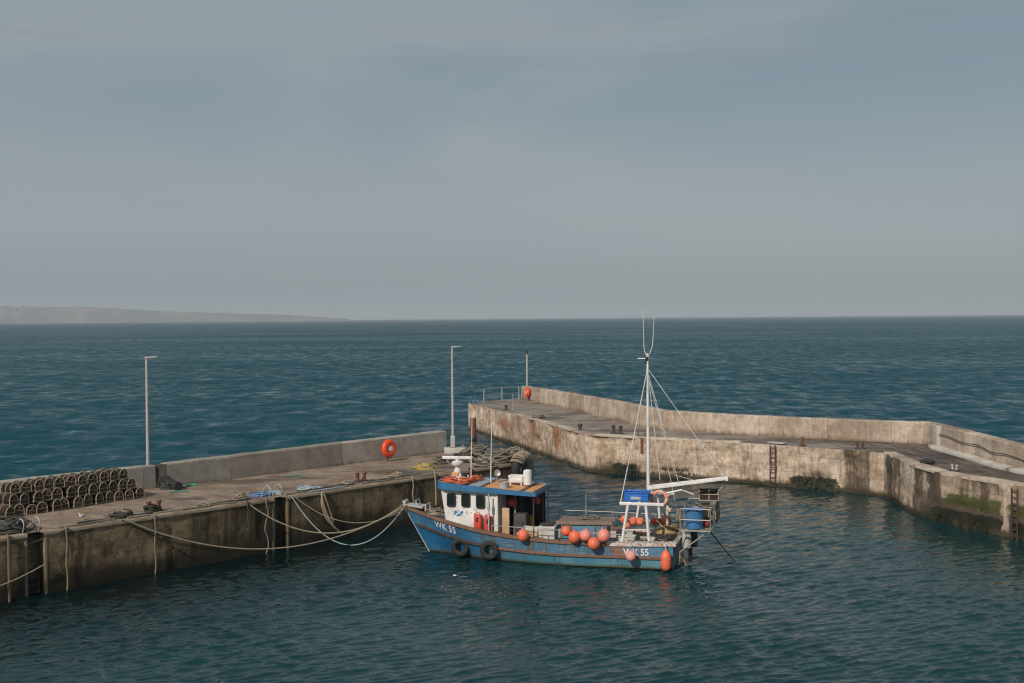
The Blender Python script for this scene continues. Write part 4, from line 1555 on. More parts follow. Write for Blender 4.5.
# boom
p0, p1 = bl(651, 488, 0), bl(727, 478.5, 0)
m_ = MB().bar(p0 + Vector((0, .10, 0)), p1 + Vector((0, .06, 0)), 0.06, 0.085, bev=0.01)
m_.bar(p0 + Vector((0, -.10, 0.05)), p1 + Vector((0, -.06, 0.03)), 0.06, 0.085, bev=0.01)
m_.box(p1, (0.10, 0.22, 0.16), bev=0.02)
m_.box(p0, (0.14, 0.30, 0.16), bev=0.02)
m_.tube([bl(653, 493.5, 0.05), bl(668, 492.8, 0.05), bl(682, 489.8, 0.05)], 0.03, 8)
m_.tube([bl(682, 490, 0.05), bl(694, 494.5, 0.05)], 0.018, 8)
boom = m_.build("boom", M['white'], boat)
TOP = Vector((MX, 0, 6.72))
rig = [(TOP, bl(620.5, 502.5, 1.3), .016), (TOP, bl(660, 480, 0.0) + Vector((0, .0, 0)), .012), (TOP + Vector((0, 0, -.1)), bl(679, 484, 0), .010), (TOP, bl(726, 479.5, 0), .012),
       (TOP, (0.1, -1.4, 0.9), .011), (TOP + Vector((0, 0, -.2)), bl(673.5, 470, -0.2), .009)]
m_ = MB()
for a, b, r_ in rig[:4] + rig[4:5]:
    m_.tube([a, b], r_, 6)
m_.tube([TOP + Vector((0, 0, -.25)), bl(675, 475, -.2), bl(700, 482, 0)], .009, 6)
m_.tube([p1, bl(717, 494, -.4)], .012, 6)
m_.build("rigging", M['pole_white'], boat)

# stern gantry
g1a, g1b = bl(622, 541.5, 1.32), bl(628, 505, 1.32)
g2a, g2b = bl(649, 541, 1.32), bl(645.8, 505, 1.32)
gb0, gb1 = bl(619.5, 503.2, 1.32), bl(664, 503.2, 1.32)
gb1.z = gb0.z
m_ = MB()
m_.tube([g1a, g1b], 0.052, 10)
m_.tube([g2a, g2b], 0.052, 10)
m_.bar(gb0, gb1, 0.11, 0.10, bev=0.015)
st = Vector((0, -2.64, 0))
m_.tube([g1a + st, g1b + st], 0.045, 10)
m_.tube([g2a + st, g2b + st], 0.045, 10)
m_.bar(gb0 + st, gb1 + st, 0.09, 0.09, bev=0.015)
for xx in (g1b.x, g2b.x):
    m_.bar((xx, 1.30, gb0.z - .01), (xx, -1.30, gb0.z - .01), 0.07, 0.07)
m_.bar(g1a.lerp(g1b, 0.32), g2a.lerp(g2b, 0.32), 0.035, 0.035)
m_.build("gantry", M['white'], boat)
wp = bl(668, 492, -0.3)
m_ = MB().tube([(wp.x, -0.3, 0.3), (wp.x + 0.03, -0.3, 1.5), (wp.x, -0.3, wp.z)], 0.05, 10)
m_.box((wp.x, -0.3, wp.z - .12), (0.16, 0.16, 0.3), bev=0.03)
m_.box((wp.x - 0.06, -0.25, wp.z - .62), (0.16, 0.12, 0.14), bev=0.03)
m_.build("hauler_post", M['white_rusty'], boat)

# rails along the sides
m_ = MB()
for side in (-1,):
    rl = []
    for x_ in (0.25, 1.0, 1.8, 2.6, 3.6, 4.6, 5.2):
        y_ = side * (hull_y(x_, 0.85) - 0.08)
        m_.tube([(x_, y_, 0.85), (x_, y_, 1.42)], 0.018, 6)
        rl.append((x_, y_, 1.42))
    m_.tube(spline(rl), 0.014, 6)
    m_.tube(spline([(a, b, c - .26) for a, b, c in rl]), 0.014, 6)
m_.build("side_rail", M['stainless'], boat)
m_ = MB()
rl = []
for px, py in ((492, 519), (515, 522), (543, 525)):
    p = bl(px, py, 1.40)
    y_ = hull_y(p.x, 0.9) - 0.10
    m_.tube([(p.x, y_, 0.9), (p.x, y_, 1.28)], 0.018, 6)
    rl.append((p.x, y_, 1.28))
rl.append((3.9, 1.45, 1.22))
m_.tube(spline(rl), 0.014, 6)
for x_ in (3.0, 2.2):
    m_.tube([(x_, 1.5, .83), (x_, 1.5, 1.18)], 0.018, 6)
m_.tube([(3.9, 1.45, 1.22), (3.0, 1.5, 1.18), (2.2, 1.5, 1.18), (1.75, 1.42, 1.15)], 0.017, 6)
m_.build("side_rail", M['stainless'], boat)
q = bl(488.3, 520, 1.36)
m_ = MB().tube([(q.x, 1.30, 0.95), (q.x, 1.30, 2.36)], 0.026, 8)
m_.box((q.x, 1.32, 1.95), (0.09, 0.09, 0.28), bev=0.02)
m_.build("davit_post", M['galv'], boat)
p = bl(543, 500, -0.9)
MB().tube([(p.x, -0.9, 0.3), (p.x, -0.9, p.z + .1)], 0.026, 8).build("shelter_post", M['rust'], boat)

# working table and the blue hatch box under it
m_ = MB()
x0, x1 = 4.10, 2.12
for k in range(7):
    y_ = 0.92 - k * 0.165
    m_.box(((x0 + x1) / 2 + 0.04 * math.sin(k * 2.2), y_, 1.44 + 0.006 * math.sin(k * 3.1)), (x0 - x1, 0.15, 0.035), (0, R(1.2), 0), 0.006)
m_.box(((x0 + x1) / 2, 1.0, 1.41), (x0 - x1, 0.03, 0.10), (0, R(1.2), 0), 0.006)
m_.box(((x0 + x1) / 2, -0.17, 1.41), (x0 - x1, 0.03, 0.10), (0, R(1.2), 0), 0.006)
m_.build("work_table", M['table_wood'], boat)
m_ = MB().box((3.15, 0.42, 0.84), (1.5, 1.05, 1.06), bev=0.02)
m_.build("hatch_box", M['box_blue'], boat)
m_ = MB()
for x_ in (3.9, 3.6, 2.75, 2.35):
    MB().box((x_, 0.965, 0.9), (0.05, 0.04, 0.95)).build("table_leg", M['table_wood'], boat)
MB().tube([bl(586, 516, 0.2), bl(586, 494, 0.2)], 0.02, 6).build("table_post", M['stainless'], boat)

# catcher cage over the stern
m_ = MB()
cx0, cx1, cy0, cy1, cz0, cz1 = -0.22, -1.22, -1.25, 1.15, 1.33, 2.06
for x_ in (cx0, cx1):
    for y_ in (cy0, -0.05, cy1):
        m_.tube([(x_, y_, cz0 - .02), (x_, y_, cz1)], 0.02, 6)
for z_ in (cz0, (cz0 + cz1) / 2, cz1):
    for y_ in (cy0, cy1):
        m_.tube([(cx0, y_, z_), (cx1, y_, z_)], 0.018, 6)
    m_.tube([(cx1, cy0, z_), (cx1, cy1, z_)], 0.018, 6)
for k in range(9):
    y_ = cy0 + (cy1 - cy0) * k / 8
    m_.box(((cx0 + cx1) / 2, y_, cz0 - 0.005), (1.0, 0.10, 0.02))
m_.tube([bl(679.5, 552.5, 1.2), bl(709, 531, 1.0)], 0.026, 7)
m_.tube([(-0.05, -1.1, 0.6), (cx1, -1.1, cz0)], 0.026, 7)
m_.tube([(cx0, cy1, cz0), (-0.02, cy1 - .05, 0.86)], 0.022, 7)
m_.tube([(cx0, cy0, cz0), (-0.02, cy0 + .05, 0.86)], 0.022, 7)
m_.build("stern_cage", M['stainless'], boat)
p = bl(687, 541, 0.5)
m_ = MB().lathe([(0.10, 0), (0.15, .03), (0.16, .42), (0.13, .5), (0.06, .53), (0.0, .53)], (p.x, 0.55, 0.62), 16)
m_.build("exhaust_drum", M['galv'], boat)
m_ = MB().box((-0.55, 0.1, 0.95), (0.22, 0.26, 0.7), bev=0.04)
m_.box((-0.42, 0.1, 0.55), (0.12, 0.14, 0.9), bev=0.02)
m_.build("outboard_bracket", M['black'], boat)
# bow fitting
m_ = MB()
m_.add([(9.25, .34, 1.66), (10.06, .17, 1.73), (10.06, -.17, 1.73), (9.25, -.34, 1.66), (9.25, .34, 1.60), (10.06, .17, 1.67), (10.06, -.17, 1.67), (9.25, -.34, 1.60)],
       [(0, 3, 2, 1), (4, 5, 6, 7), (0, 1, 5, 4), (1, 2, 6, 5), (2, 3, 7, 6), (3, 0, 4, 7)])
m_.lathe([(0.07, -.15), (0.05, 0), (0.07, .15)], (10.02, 0, 1.79), 10, (R(90), 0, 0))
m_.tube([(9.5, .2, 1.66), (9.55, .2, 1.86), (9.55, -.2, 1.86), (9.5, -.2, 1.66)], 0.025, 6)
m_.build("bow_roller", M['galv'], boat)
MB().tube([(9.15, .26, 1.5), (9.15, .26, 1.72), (9.15, -.26, 1.72), (9.15, -.26, 1.5)], 0.035, 8).build("bitts", M['galv'], boat)

# ------------------------------------------------------------------ loose gear on and alongside the boat (each a thing of its own)
def on_boat(name, p, rz=0.0):
    """an Empty at a boat-local point, turned with the boat"""
    return empty(name, bw(*p), BA + rz)


# tyre fenders
def tyre(name, c, label, ry=0.0):
    o = on_boat(name, c)
    tag(o, label, "tyre", "tyre fenders on the boat's side")
    m_ = MB()
    prof = []
    for k in range(14):
        a = 2 * math.pi * k / 14
        rr = 0.245 + 0.105 * math.cos(a)
        prof.append((rr, 0.095 * math.copysign(abs(math.sin(a)) ** 0.7, math.sin(a))))
    n = 36
    vs, fs = [], []
    for i in range(n):
        a = 2 * math.pi * i / n
        for (r_, y_) in prof:
            tr = 0.006 if (i % 2 and r_ > 0.32) else 0
            vs.append(((r_ - tr) * math.cos(a), y_, (r_ - tr) * math.sin(a)))
    for i in range(n):
        for k in range(14):
            fs.append((i * 14 + k, i * 14 + (k + 1) % 14, ((i + 1) % n) * 14 + (k + 1) % 14, ((i + 1) % n) * 14 + k))
    m_.add(vs, fs)
    m_.build("tyre_body", M['rubber'], o, angle=50)
    m_ = MB().tube([(0.03, 0.0, 0.28), (0.04, 0.02, 0.36), (0.03, -0.05, 0.52), (0.02, -0.16, 0.62)], 0.014, 6)
    m_.build("lanyard", M['rope_tan'], o)
    return o


for px, py, lab in ((460.4, 547, "black tyre fender hanging below the letters near the bow"), (489.5, 550, "black tyre fender hanging below the red cans and the grey davit post")):
    c = bl(px, py, 1.3)
    for _ in range(4):
        c = bl(px, py, hull_y(c.x, c.z) + 0.12)
    tyre("tyre", c, lab)


# buoys
rg_b = random.Random(12)
def buoy_mesh(r, mat):
    m_ = MB()
    m_.ball((0, 0, 0), r, 22, (1, 1, 1.03))
    m_.lathe([(r * 0.34, r * 0.9), (r * 0.26, r * 1.08), (r * 0.2, r * 1.22), (r * 0.0, r * 1.24)], (0, 0, 0), 12)
    return m_


def buoy(px, py, y, rad_px, mat, label, tilt=(0, 0), dark=True, group="round buoys hung on the boat"):
    c = bl(px, py, y)
    r_ = rad_px * 40.5 / FPX
    o = on_boat("buoy", c)
    o.rotation_euler = (tilt[0], tilt[1], BA)
    tag(o, label, "buoy", group)
    buoy_mesh(r_, mat).build("float", mat, o)
    m_ = MB()
    m_.lathe([(r_ * 0.3, r_ * 0.95), (r_ * 0.3, r_ * 1.12), (r_ * 0.1, r_ * 1.14)], (0, 0, 0), 10)
    m_.torus((0, 0, r_ * 1.2), r_ * 0.2, r_ * 0.07, 12, 6, (R(90), 0, 0))
    m_.build("eye", M['rope_royal'] if dark else M['rope_tan'], o)
    wm = Euler((tilt[0], tilt[1], BA)).to_matrix()
    up_ = wm.inverted() @ (BM.to_3x3() @ Vector((rg_b.uniform(-.1, .1), -.16, .34)))
    MB().tube(spline([(0, 0, r_ * 1.2), Vector((0, 0, r_ * 1.35)).lerp(up_, .4), up_], 5), .013, 6).build("lanyard", M['rope_dirty'], o)
    return o


buoy(523, 535.3, 1.78, 6.2, M['orange'], "orange round buoy hung on the rail amidships, apart from the others")
buoy(566.3, 531, 1.60, 5.4, M['orange'], "small orange buoy, first from the bow in the cluster by the work table", (R(100), R(20)))
buoy(574.6, 537, 1.78, 6.3, M['orange'], "deep orange buoy between the small one and the pink one in the cluster")
buoy(585.5, 535.4, 1.74, 5.8, M['pink'], "faded pink buoy in the middle of the cluster below the work table", (R(10), R(-12)))
buoy(594, 543.6, 1.84, 6.4, M['orange'], "lowest orange buoy of the cluster, hanging over the side", (R(115), R(-10)))
buoy(603.8, 535.6, 1.76, 6.5, M['pink'], "largest faded pink buoy at the stern end of the cluster", (R(5), R(10)))
buoy(631, 556, 1.80, 5.3, M['pink'], "small pink buoy hanging low on the hull just before the stern number")
o = on_boat("long_fender", bl(666, 561, 1.66))
tag(o, "long upright orange fender hanging at the port quarter", "fender")
m_ = MB().lathe([(0, -.33), (.07, -.325), (.13, -.29), (.17, -.2), (.18, -.05), (.18, .1), (.165, .2), (.12, .29), (.07, .325), (.05, .36), (0, .37)], (0, 0, 0), 20)
m_.build("float", M['orange'], o)
MB().tube([(0, 0, .36), (.02, -.05, .46), (.03, -.12, .54)], .014, 6).build("lanyard", M['rope_blue'], o)

# floats strung along the starboard rail
fl = [(624.5, 519.5, -0.9, .15, 'orange', "orange float at the forward end of the row inside the stern", (R(70), 0)),
      (627, 526, -0.7, .13, 'orange', "orange float lying low behind the forward gantry leg", (R(60), R(30))),
      (633.5, 521, -1.1, .15, 'orange', "orange float with a black end next to the forward gantry leg", (R(90), 0)),
      (640.5, 521.5, -1.1, .155, 'orange', "orange float in the middle of the row between the gantry legs", (R(95), R(10))),
      (655, 521.5, -1.2, .14, 'red', "red float just aft of the after gantry leg", (R(85), 0)),
      (660.5, 522, -1.2, .13, 'dark_red', "dark red float half hidden in the stern row", (R(80), R(10))),
      (666.5, 520.5, -1.0, .17, 'orange', "orange float against the rusty hauler post at the stern", (R(20), R(10)))]
for px, py, y_, r_, mm, lab, tl in fl:
    c = bl(px, py, y_)
    o = on_boat("net_float", c)
    o.rotation_euler = (tl[0], tl[1], BA)
    tag(o, lab, "float", "floats stowed inside the boat's stern")
    MB().lathe([(0, -r_ * 1.05), (r_ * .6, -r_ * .95), (r_ * .95, -r_ * .5), (r_, 0), (r_ * .95, r_ * .5), (r_ * .6, r_ * .95), (r_ * .3, r_ * 1.2), (0, r_ * 1.22)], (0, 0, 0), 16).build("float", M[mm], o)
    MB().lathe([(r_ * .45, r_ * 1.02), (r_ * .4, r_ * 1.3), (0, r_ * 1.34)], (0, 0, 0), 10).build("eye", M['black'], o)
c = bl(512.4, 502, 0.35)
o = on_boat("buoy", c)
o.rotation_euler = (R(70), R(10), BA)
tag(o, "red buoy hanging in the shade under the shelter roof", "buoy", "round buoys hung on the boat")
buoy_mesh(0.17, 'red').build("float", M['red'], o)
MB().lathe([(0.05, .16), (0.05, .21), (0, .22)], (0, 0, 0), 10).build("eye", M['black'], o)
for px, py, r_, lab in ((534.5, 497.5, .13, "dark red float hanging highest under the after corner of the shelter roof"), (537.6, 501, .11, "small dark red float hanging lowest at the shelter's after corner")):
    c = bl(px, py, 0.6)
    o = on_boat("buoy", c)
    tag(o, lab, "buoy", "dark floats at the shelter corner")
    MB().ball((0, 0, 0), r_, 16).build("float", M['dark_red'], o)
    MB().tube([(0, 0, r_ * .9), (0, 0, r_ + .18)], .012, 6).build("lanyard", M['rope_dark'], o)

# red fuel cans against the wheelhouse
for px, lab in ((478, "red upright fuel can against the white wheelhouse side, nearer the bow"), (488.3, "red upright fuel can behind the grey davit post")):
    c = bl(px, 520, 1.12)
    o = on_boat("fuel_can", (c.x, 1.13, sheer(c.x / 9.7) - 0.04))
    tag(o, lab, "fuel can", "red cans beside the wheelhouse")
    m_ = MB().box((0, 0, 0.29), (0.27, 0.19, 0.56), bev=0.035)
    m_.build("can_body", M['red'], o)
    m_ = MB().box((0.0, 0.093, 0.40), (0.09, 0.02, 0.17), bev=0.008)
    m_.build("recess", M['black'], o)
    m_ = MB().tube([(-.08, 0, .56), (-.06, 0, .63), (.06, 0, .63), (.08, 0, .56)], .016, 6)
    m_.lathe([(.035, 0), (.035, .05), (0, .05)], (.1, 0, .56), 10)
    m_.build("handle", M['red'], o)


def open_box(mb, w_, d_, h_, t_, taper=0.0, lip=0.02):
    """open-topped tray: outer and inner walls, floor, lip"""
    a, b = w_ / 2, d_ / 2
    k = 1 - taper
    o = [(-a * k, -b * k, 0), (a * k, -b * k, 0), (a * k, b * k, 0), (-a * k, b * k, 0), (-a, -b, h_), (a, -b, h_), (a, b, h_), (-a, b, h_)]
    i_ = [(x * (1 - 2 * t_ / w_), y * (1 - 2 * t_ / d_), max(z, t_)) for x, y, z in o]
    mb.add(o + i_, [(0, 3, 2, 1), (0, 1, 5, 4), (1, 2, 6, 5), (2, 3, 7, 6), (3, 0, 4, 7), (8, 9, 10, 11), (8, 12, 13, 9), (9, 13, 14, 10), (10, 14, 15, 11), (11, 15, 12, 8),
                    (4, 5, 13, 12), (5, 6, 14, 13), (6, 7, 15, 14), (7, 4, 12, 15)])
    if lip:
        for (p, q) in (((-a, -b), (a, -b)), ((a, -b), (a, b)), ((a, b), (-a, b)), ((-a, b), (-a, -b))):
            mb.bar((*p, h_ - lip / 2 + .004), (*q, h_ - lip / 2 + .004), 0.045, lip + .012, bev=0.006)
    return mb


# blue fish box on the gantry
c = bl(636.5, 502, 0.95)
o = on_boat("fish_box", (c.x, 0.80, gb0.z + 0.052))
tag(o, "bright blue plastic fish box on top of the white stern gantry", "fish box")
m_ = open_box(MB(), 0.86, 0.62, 0.30, 0.025, 0.07)
m_.box((0, 0.303, .19), (0.80, 0.02, 0.03), bev=.005)
m_.build("box_shell", M['crate_blue'], o)
MB().box((0, 0.298, 0.10), (0.34, 0.03, 0.10), bev=.01).build("side_panel", M['tin'], o)
MB().box((0, -0.24, 0.27), (0.80, 0.10, 0.035), bev=.008).build("rim", M['crate_blue'], o)

# lifebuoy by the mast
c = bl(659.5, 498.5, 0.45)
o = on_boat("lifebuoy", c)
tag(o, "orange and white lifebuoy hung beside the mast above the stern", "lifebuoy")
m_ = MB()
n, mm, R1, r2 = 32, 10, 0.24, 0.055
vs, fs, mi = [], [], []
for i in range(n):
    a = 2 * math.pi * i / n
    for k in range(mm):
        b = 2 * math.pi * k / mm
        rr = R1 + r2 * math.cos(b)
        vs.append((rr * math.cos(a), r2 * 0.9 * math.sin(b), rr * math.sin(a)))
for i in range(n):
    for k in range(mm):
        fs.append((i * mm + k, i * mm + (k + 1) % mm, ((i + 1) % n) * mm + (k + 1) % mm, ((i + 1) % n) * mm + k))
        mi.append(1 if (i % 8) in (0, 1) else 0)
m_.add(vs, fs)
m_.mi = mi
m_.build("ring", [M['pink'], M['insul']], o)
MB().tube([(0.31 * math.cos(a / 16 * math.pi), 0, 0.31 * math.sin(a / 16 * math.pi) + (0.02 if a % 4 else -.01)) for a in range(33)], .009, 5).build("grab_line", M['rope_tan'], o)

# blue tub in the stern cage
o = on_boat("tub", (-0.64, 0.72, 1.345))
tag(o, "round blue plastic tub standing in the steel stern cage", "tub")
m_ = MB().lathe([(0.27, 0), (0.28, .01), (0.335, .62), (0.36, .63), (0.36, .67), (0.335, .675), (0.32, .64), (0.262, .03), (0, .03)], (0, 0, 0), 28)
m_.build("tub_wall", M['tub_blue'], o)
m_ = MB()
for a in (0.3, 0.3 + math.pi):
    m_.tube([(0.36 * math.cos(a - .25), 0.36 * math.sin(a - .25), .62), (0.41 * math.cos(a), 0.41 * math.sin(a), .58), (0.36 * math.cos(a + .25), 0.36 * math.sin(a + .25), .62)], .015, 6)
m_.build("handle", M['rope_royal'], o)


# wooden / wire parlour pots carried in the cage
def box_pot(name, p, label, dims=(0.62, 0.5, 0.42), rz=0.0, frame='creel_bow', rx=0.0):
    o = on_boat(name, p, rz)
    o.rotation_euler = (rx, 0, BA + rz)
    tag(o, label, "lobster pot", "box pots carried in the stern cage")
    a, b, h = dims[0] / 2, dims[1] / 2, dims[2]
    m_ = MB()
    for x in (-a, 0, a):
        for (p0, p1) in (((x, -b, 0), (x, b, 0)), ((x, -b, h), (x, b, h)), ((x, -b, 0), (x, -b, h)), ((x, b, 0), (x, b, h))):
            m_.bar(p0, p1, .035, .035)
    for y in (-b, b):
        for z in (0, h * .5, h):
            m_.bar((-a, y, z), (a, y, z), .035, .035)
    m_.build("pot_frame", M[frame], o)
    m_ = MB().box((0, 0, h / 2), (dims[0] - .05, dims[1] - .05, h - .05))
    m_.build("netting", M['net_dark'], o)
    return o


box_pot("box_pot", (-0.98, -0.75, 2.08), "wooden-framed dark pot tipped up on top of the stern cage", (0.66, 0.5, 0.42), R(4), rx=R(8))
box_pot("box_pot", (-0.72, -0.45, 1.345), "box pot stowed inside the cage, behind the blue tub", (0.66, 0.55, 0.5), R(-5))
box_pot("box_pot", (-0.74, -0.98, 1.345), "box pot stowed at the starboard end of the cage", (0.6, 0.42, 0.55), R(3))

# gear on deck
o = on_boat("insulated_bin", (4.42, 0.80, 0.302))
tag(o, "off-white insulated fish bin on deck before the work table", "fish bin")
open_box(MB(), 0.56, 0.62, 0.90, 0.04, 0.03, 0.05).build("bin_shell", M['insul'], o)
MB().box((0, 0, .93), (0.60, 0.66, 0.06), bev=.015).build("lid", M['insul'], o)
o = on_boat("rolled_mat", (5.15, 0.55, 0.95))
tag(o, "rolled tan matting lying across the deck under the shelter", "rolled mat")
m_ = MB().lathe([(0, -.45), (.10, -.45), (.11, -.3), (.105, 0), (.11, .3), (.10, .45), (0, .45)], (0, 0, .11), 14, (R(90), 0, R(80)))
m_.build("roll", M['insul'], o)
MB().box((0, 0, -0.325), (0.9, 0.4, 0.65), bev=.02).build("stand", M['plywood'], o)


def heap(name, p, rad, mat, label, cat, h=0.25, turns=8, rr=.02, seed=1, n=6, parent_boat=True, group=None):
    o = on_boat(name, p) if parent_boat else empty(name, p)
    tag(o, label, cat, group)
    coil(MB(), (0, 0, 0), rad, turns, rr, h, seed, n, 0.5).build("rope", M[mat], o, angle=60)
    m_ = MB().lathe([(rad * .9, 0), (rad * .75, h * .45), (rad * .4, h * .8), (0, h * .85)], (0, 0, 0), 12)
    for i, v in enumerate(m_.v):
        m_.v[i] = (v[0] * (1 + .2 * mnoise.noise(Vector((v[0] * 4, v[1] * 4, seed)))), v[1] * (1 + .2 * mnoise.noise(Vector((v[1] * 4, v[0] * 4, seed)))), v[2])
    m_.build("heap_core", M['rope_dark' if mat in ('rope_tan', 'rope_dirty', 'seaweed') else mat], o, angle=60)  # dark core under tan rope paints the shade in the gaps between turns
    return o


heap("net_heap", (5.25, 1.18, 0.78), .30, 'green_net', "green-grey net heaped on deck behind the single orange buoy", "net heap", .22, 10, .016, 3)
heap("net_heap", (4.75, 1.15, 0.72), .26, 'green_net', "dull net heaped on deck beside the off-white fish bin", "net heap", .2, 9, .016, 5)
heap("rope_heap", (6.15, 1.22, 0.86), .26, 'rope_dark', "dark rope coiled on the side deck below the plywood locker", "rope coil", .16, 8, .02, 7)
heap("net_heap", (0.45, -0.35, 0.95), .42, 'yellow_net', "tan yellow net heaped in the stern beside the hauler post", "net heap", .34, 14, .016, 11)
heap("rope_heap", (8.85, 0.25, 1.40), .30, 'rope_tan', "tan mooring rope heaped on the foredeck behind the bow roller", "rope coil", .2, 10, .022, 13)
heap("net_heap", (1.2, 0.75, 0.62), .38, 'green_net', "green-grey net piled on deck between the gantry legs", "net heap", .3, 12, .016, 15)
heap("net_heap", (0.55, 0.85, 0.66), .3, 'rope_tan', "pale rope piled on the stern deck beside the transom", "rope coil", .26, 10, .018, 17)
o = heap("net_heap", (7.72, 0.35, ztop(7.7) - .06), .5, 'orange_net', "orange net and white floats heaped on the wheelhouse roof before the radar", "net heap", .2, 16, .02, 19)
m_ = MB()
rg = random.Random(4)
for k in range(16):
    a, r_ = rg.random() * 6.28, rg.random() * .5
    m_.ball((r_ * math.cos(a) + .08, r_ * math.sin(a) + .1, .15 + rg.random() * .08), .035, 8)
m_.build("corks", M['white'], o)
rg = random.Random(8)
for k, (x_, y_, lab) in enumerate(((8.12, 0.55, "orange net bundle at the front of the wheelhouse roof"), (7.45, -0.35, "orange net bundle behind the radar leg on the roof"))):
    heap("net_heap", (x_, y_, ztop(x_) - .06), .3, 'orange_net', lab, "net heap", .2, 9, .02, 23 + k)
for k, (x_, y_, s_, lab) in enumerate(((1.75, 0.2, .3, "pale plastic box on deck just forward of the gantry"), (2.0, -0.6, .34, "off-white plastic box lying on deck by the starboard rail"))):
    o = on_boat("plastic_box", (x_, y_, 0.302), .3 * k)
    tag(o, lab, "plastic box")
    open_box(MB(), .55, .4, s_ + .3, .02, .06).build("box_shell", M['insul'], o)
for k, (x_, y_, lab) in enumerate(((5.55, -0.55, "grey fish box on deck in the shade under the shelter roof"), (4.6, -0.7, "grey fish box on deck behind the off-white bin"))):
    o = on_boat("fish_box", (x_, y_, 0.302), .15 - .3 * k)
    tag(o, lab, "fish box")
    open_box(MB(), .72, .46, .62, .02, .05).build("box_shell", M['tin'], o)
o = on_boat("draped_net", (-1.24, -0.6, 2.02))
tag(o, "brown net and rope draped over the outer rail of the stern cage", "net")
m_ = MB()
rg = random.Random(31)
for k in range(26):
    y0 = rg.uniform(-.6, .75)
    m_.tube(spline([(.16, y0, .02), (0, y0 + rg.uniform(-.05, .05), .06), (-.04, y0 + rg.uniform(-.1, .1), -.2), (-.02 + rg.uniform(-.05, .03), y0 + rg.uniform(-.15, .15), -.45), (rg.uniform(-.06, .05), y0 + rg.uniform(-.2, .2), -.66)], 4), .012, 5)
m_.build("net", M['rope_dirty'], o)
o = on_boat("rope_coil", (-0.20, 0.98, 1.98))
tag(o, "tan rope coil hung on the inboard rail of the stern cage", "rope coil")
m_ = MB()
for k in range(6):
    m_.tube([(.03 + .012 * k, (.15 + .012 * k) * math.sin(a / 8 * math.pi), -.2 + (.22 + .01 * k) * math.cos(a / 8 * math.pi)) for a in range(17)], .013, 5)
m_.build("rope", M['rope_tan'], o)
a, b = bl(656, 520, 0.9), bl(673, 534, 1.1)
o = on_boat("deck_rope", a)
tag(o, "pale rope slanting down from the after gantry leg to the stern rail", "rope")
MB().tube([(0, 0, 0), ((b - a) * .5 + Vector((0, 0, -.03))), b - a], .014, 6).build("line", M['rope_tan'], o)
for k, (x_, y_, z_, lab) in enumerate(((-0.45, -0.55, 1.345, "faded orange float on the cage floor near the box pots"), (-1.0, 0.45, 1.345, "dark red float on the floor of the stern cage"))):
    o = on_boat("net_float", (x_, y_, z_ + .12))
    tag(o, lab, "float", "floats stowed in the stern cage")
    MB().ball((0, 0, 0), .13, 16).build("float", M['pink' if k == 0 else 'dark_red'], o)
    MB().lathe([(.05, .11), (.05, .17), (0, .18)], (0, 0, 0), 8).build("eye", M['black'], o)
heap("rope_heap", (-0.75, -0.2, 1.345), .32, 'rope_dirty', "dirty rope heaped on the floor of the stern cage", "rope coil", .4, 12, .018, 81)
heap("rope_heap", (0.35, 0.45, 0.60), .3, 'rope_dark', "dark rope heaped on the stern deck before the exhaust drum", "rope coil", .45, 12, .02, 83)
heap("net_heap", (3.1, 0.25, 1.47), .34, 'rope_dirty', "dirty net lying on the work table", "net heap", .10, 8, .014, 85)
heap("rope_heap", (4.45, 0.85, 1.262), .22, 'rope_dark', "dark rope coil on the lid of the off-white bin", "rope coil", .1, 7, .016, 87)
# rope hanging off the transom
o = on_boat("hanging_rope", (-0.10, 0.75, 0.86))
tag(o, "tangle of tan rope hanging down off the transom", "rope")
m_ = MB()
rg = random.Random(21)
for k in range(7):
    x_, y_ = -0.06 - rg.random() * .3, rg.uniform(-.9, .4)
    pts = [(0, y_, 0.05)]
    for j in range(1, 6):
        pts.append((x_ * j / 4 + rg.uniform(-.06, .06), y_ + rg.uniform(-.14, .14), 0.05 - .15 * j + rg.uniform(-.03, .03)))
    m_.tube(spline(pts, 5), .017, 6)
m_.build("rope", M['rope_tan'], o)

# line from the stern into the water
a, b = bw(-0.95, -0.1, 1.28), at(736, 563, -0.05)
o = empty("mooring_line", a)
tag(o, "dark mooring line running from under the stern cage down into the water", "mooring line")
keep(MB().tube([a, a.lerp(b, .5) + Vector((0, 0, -.03)), b], .026, 6).build("line", M['rope_dark'], o), o)

# ------------------------------------------------------------------ mooring ropes between quay and boat
BOW = bw(10.0, 0.0, 1.75)
BOWP = bw(9.85, 0.18, 1.71)


def rope_thing(name, pts, r_, mat, label, cat="rope", group=None, n=7):
    pts = [Vector(p) for p in pts]
    o = empty(name, pts[0])
    tag(o, label, cat, group)
    keep(MB().tube(pts, r_, n).build("line", M[mat], o), o)
    return o


G = "mooring ropes from the quay to the bow"
rope_thing("mooring_rope", sagline(qpt(qs(241, 503), .05, ZQ + .1), BOW, 1.15, 34), .024, 'rope_tan', "thick tan mooring rope from the quay edge beside the middle ladder to the bow", "mooring rope", G)
rope_thing("mooring_rope", sagline(qpt(qs(122, 521), .05, ZQ + .08), BOWP, 1.30, 40), .023, 'rope_tan', "longest tan mooring rope, from the dark coil near the creels to the bow", "mooring rope", G)
rope_thing("mooring_rope", sagline(qpt(qs(298, 498), .0, ZQ + .05), BOW + Vector((0, 0, -.05)), 1.68, 34), .018, 'rope_blue', "thin pale blue rope drooping lowest between the quay and the bow", "mooring rope", G)
rope_thing("mooring_rope", sagline(qpt(qs(299, 497.5), .02, ZQ + .05), BOWP + Vector((0, 0, -.08)), 0.80, 30), .016, 'rope_dirty', "thin dull rope slack just above the pale blue one", "mooring rope", G)
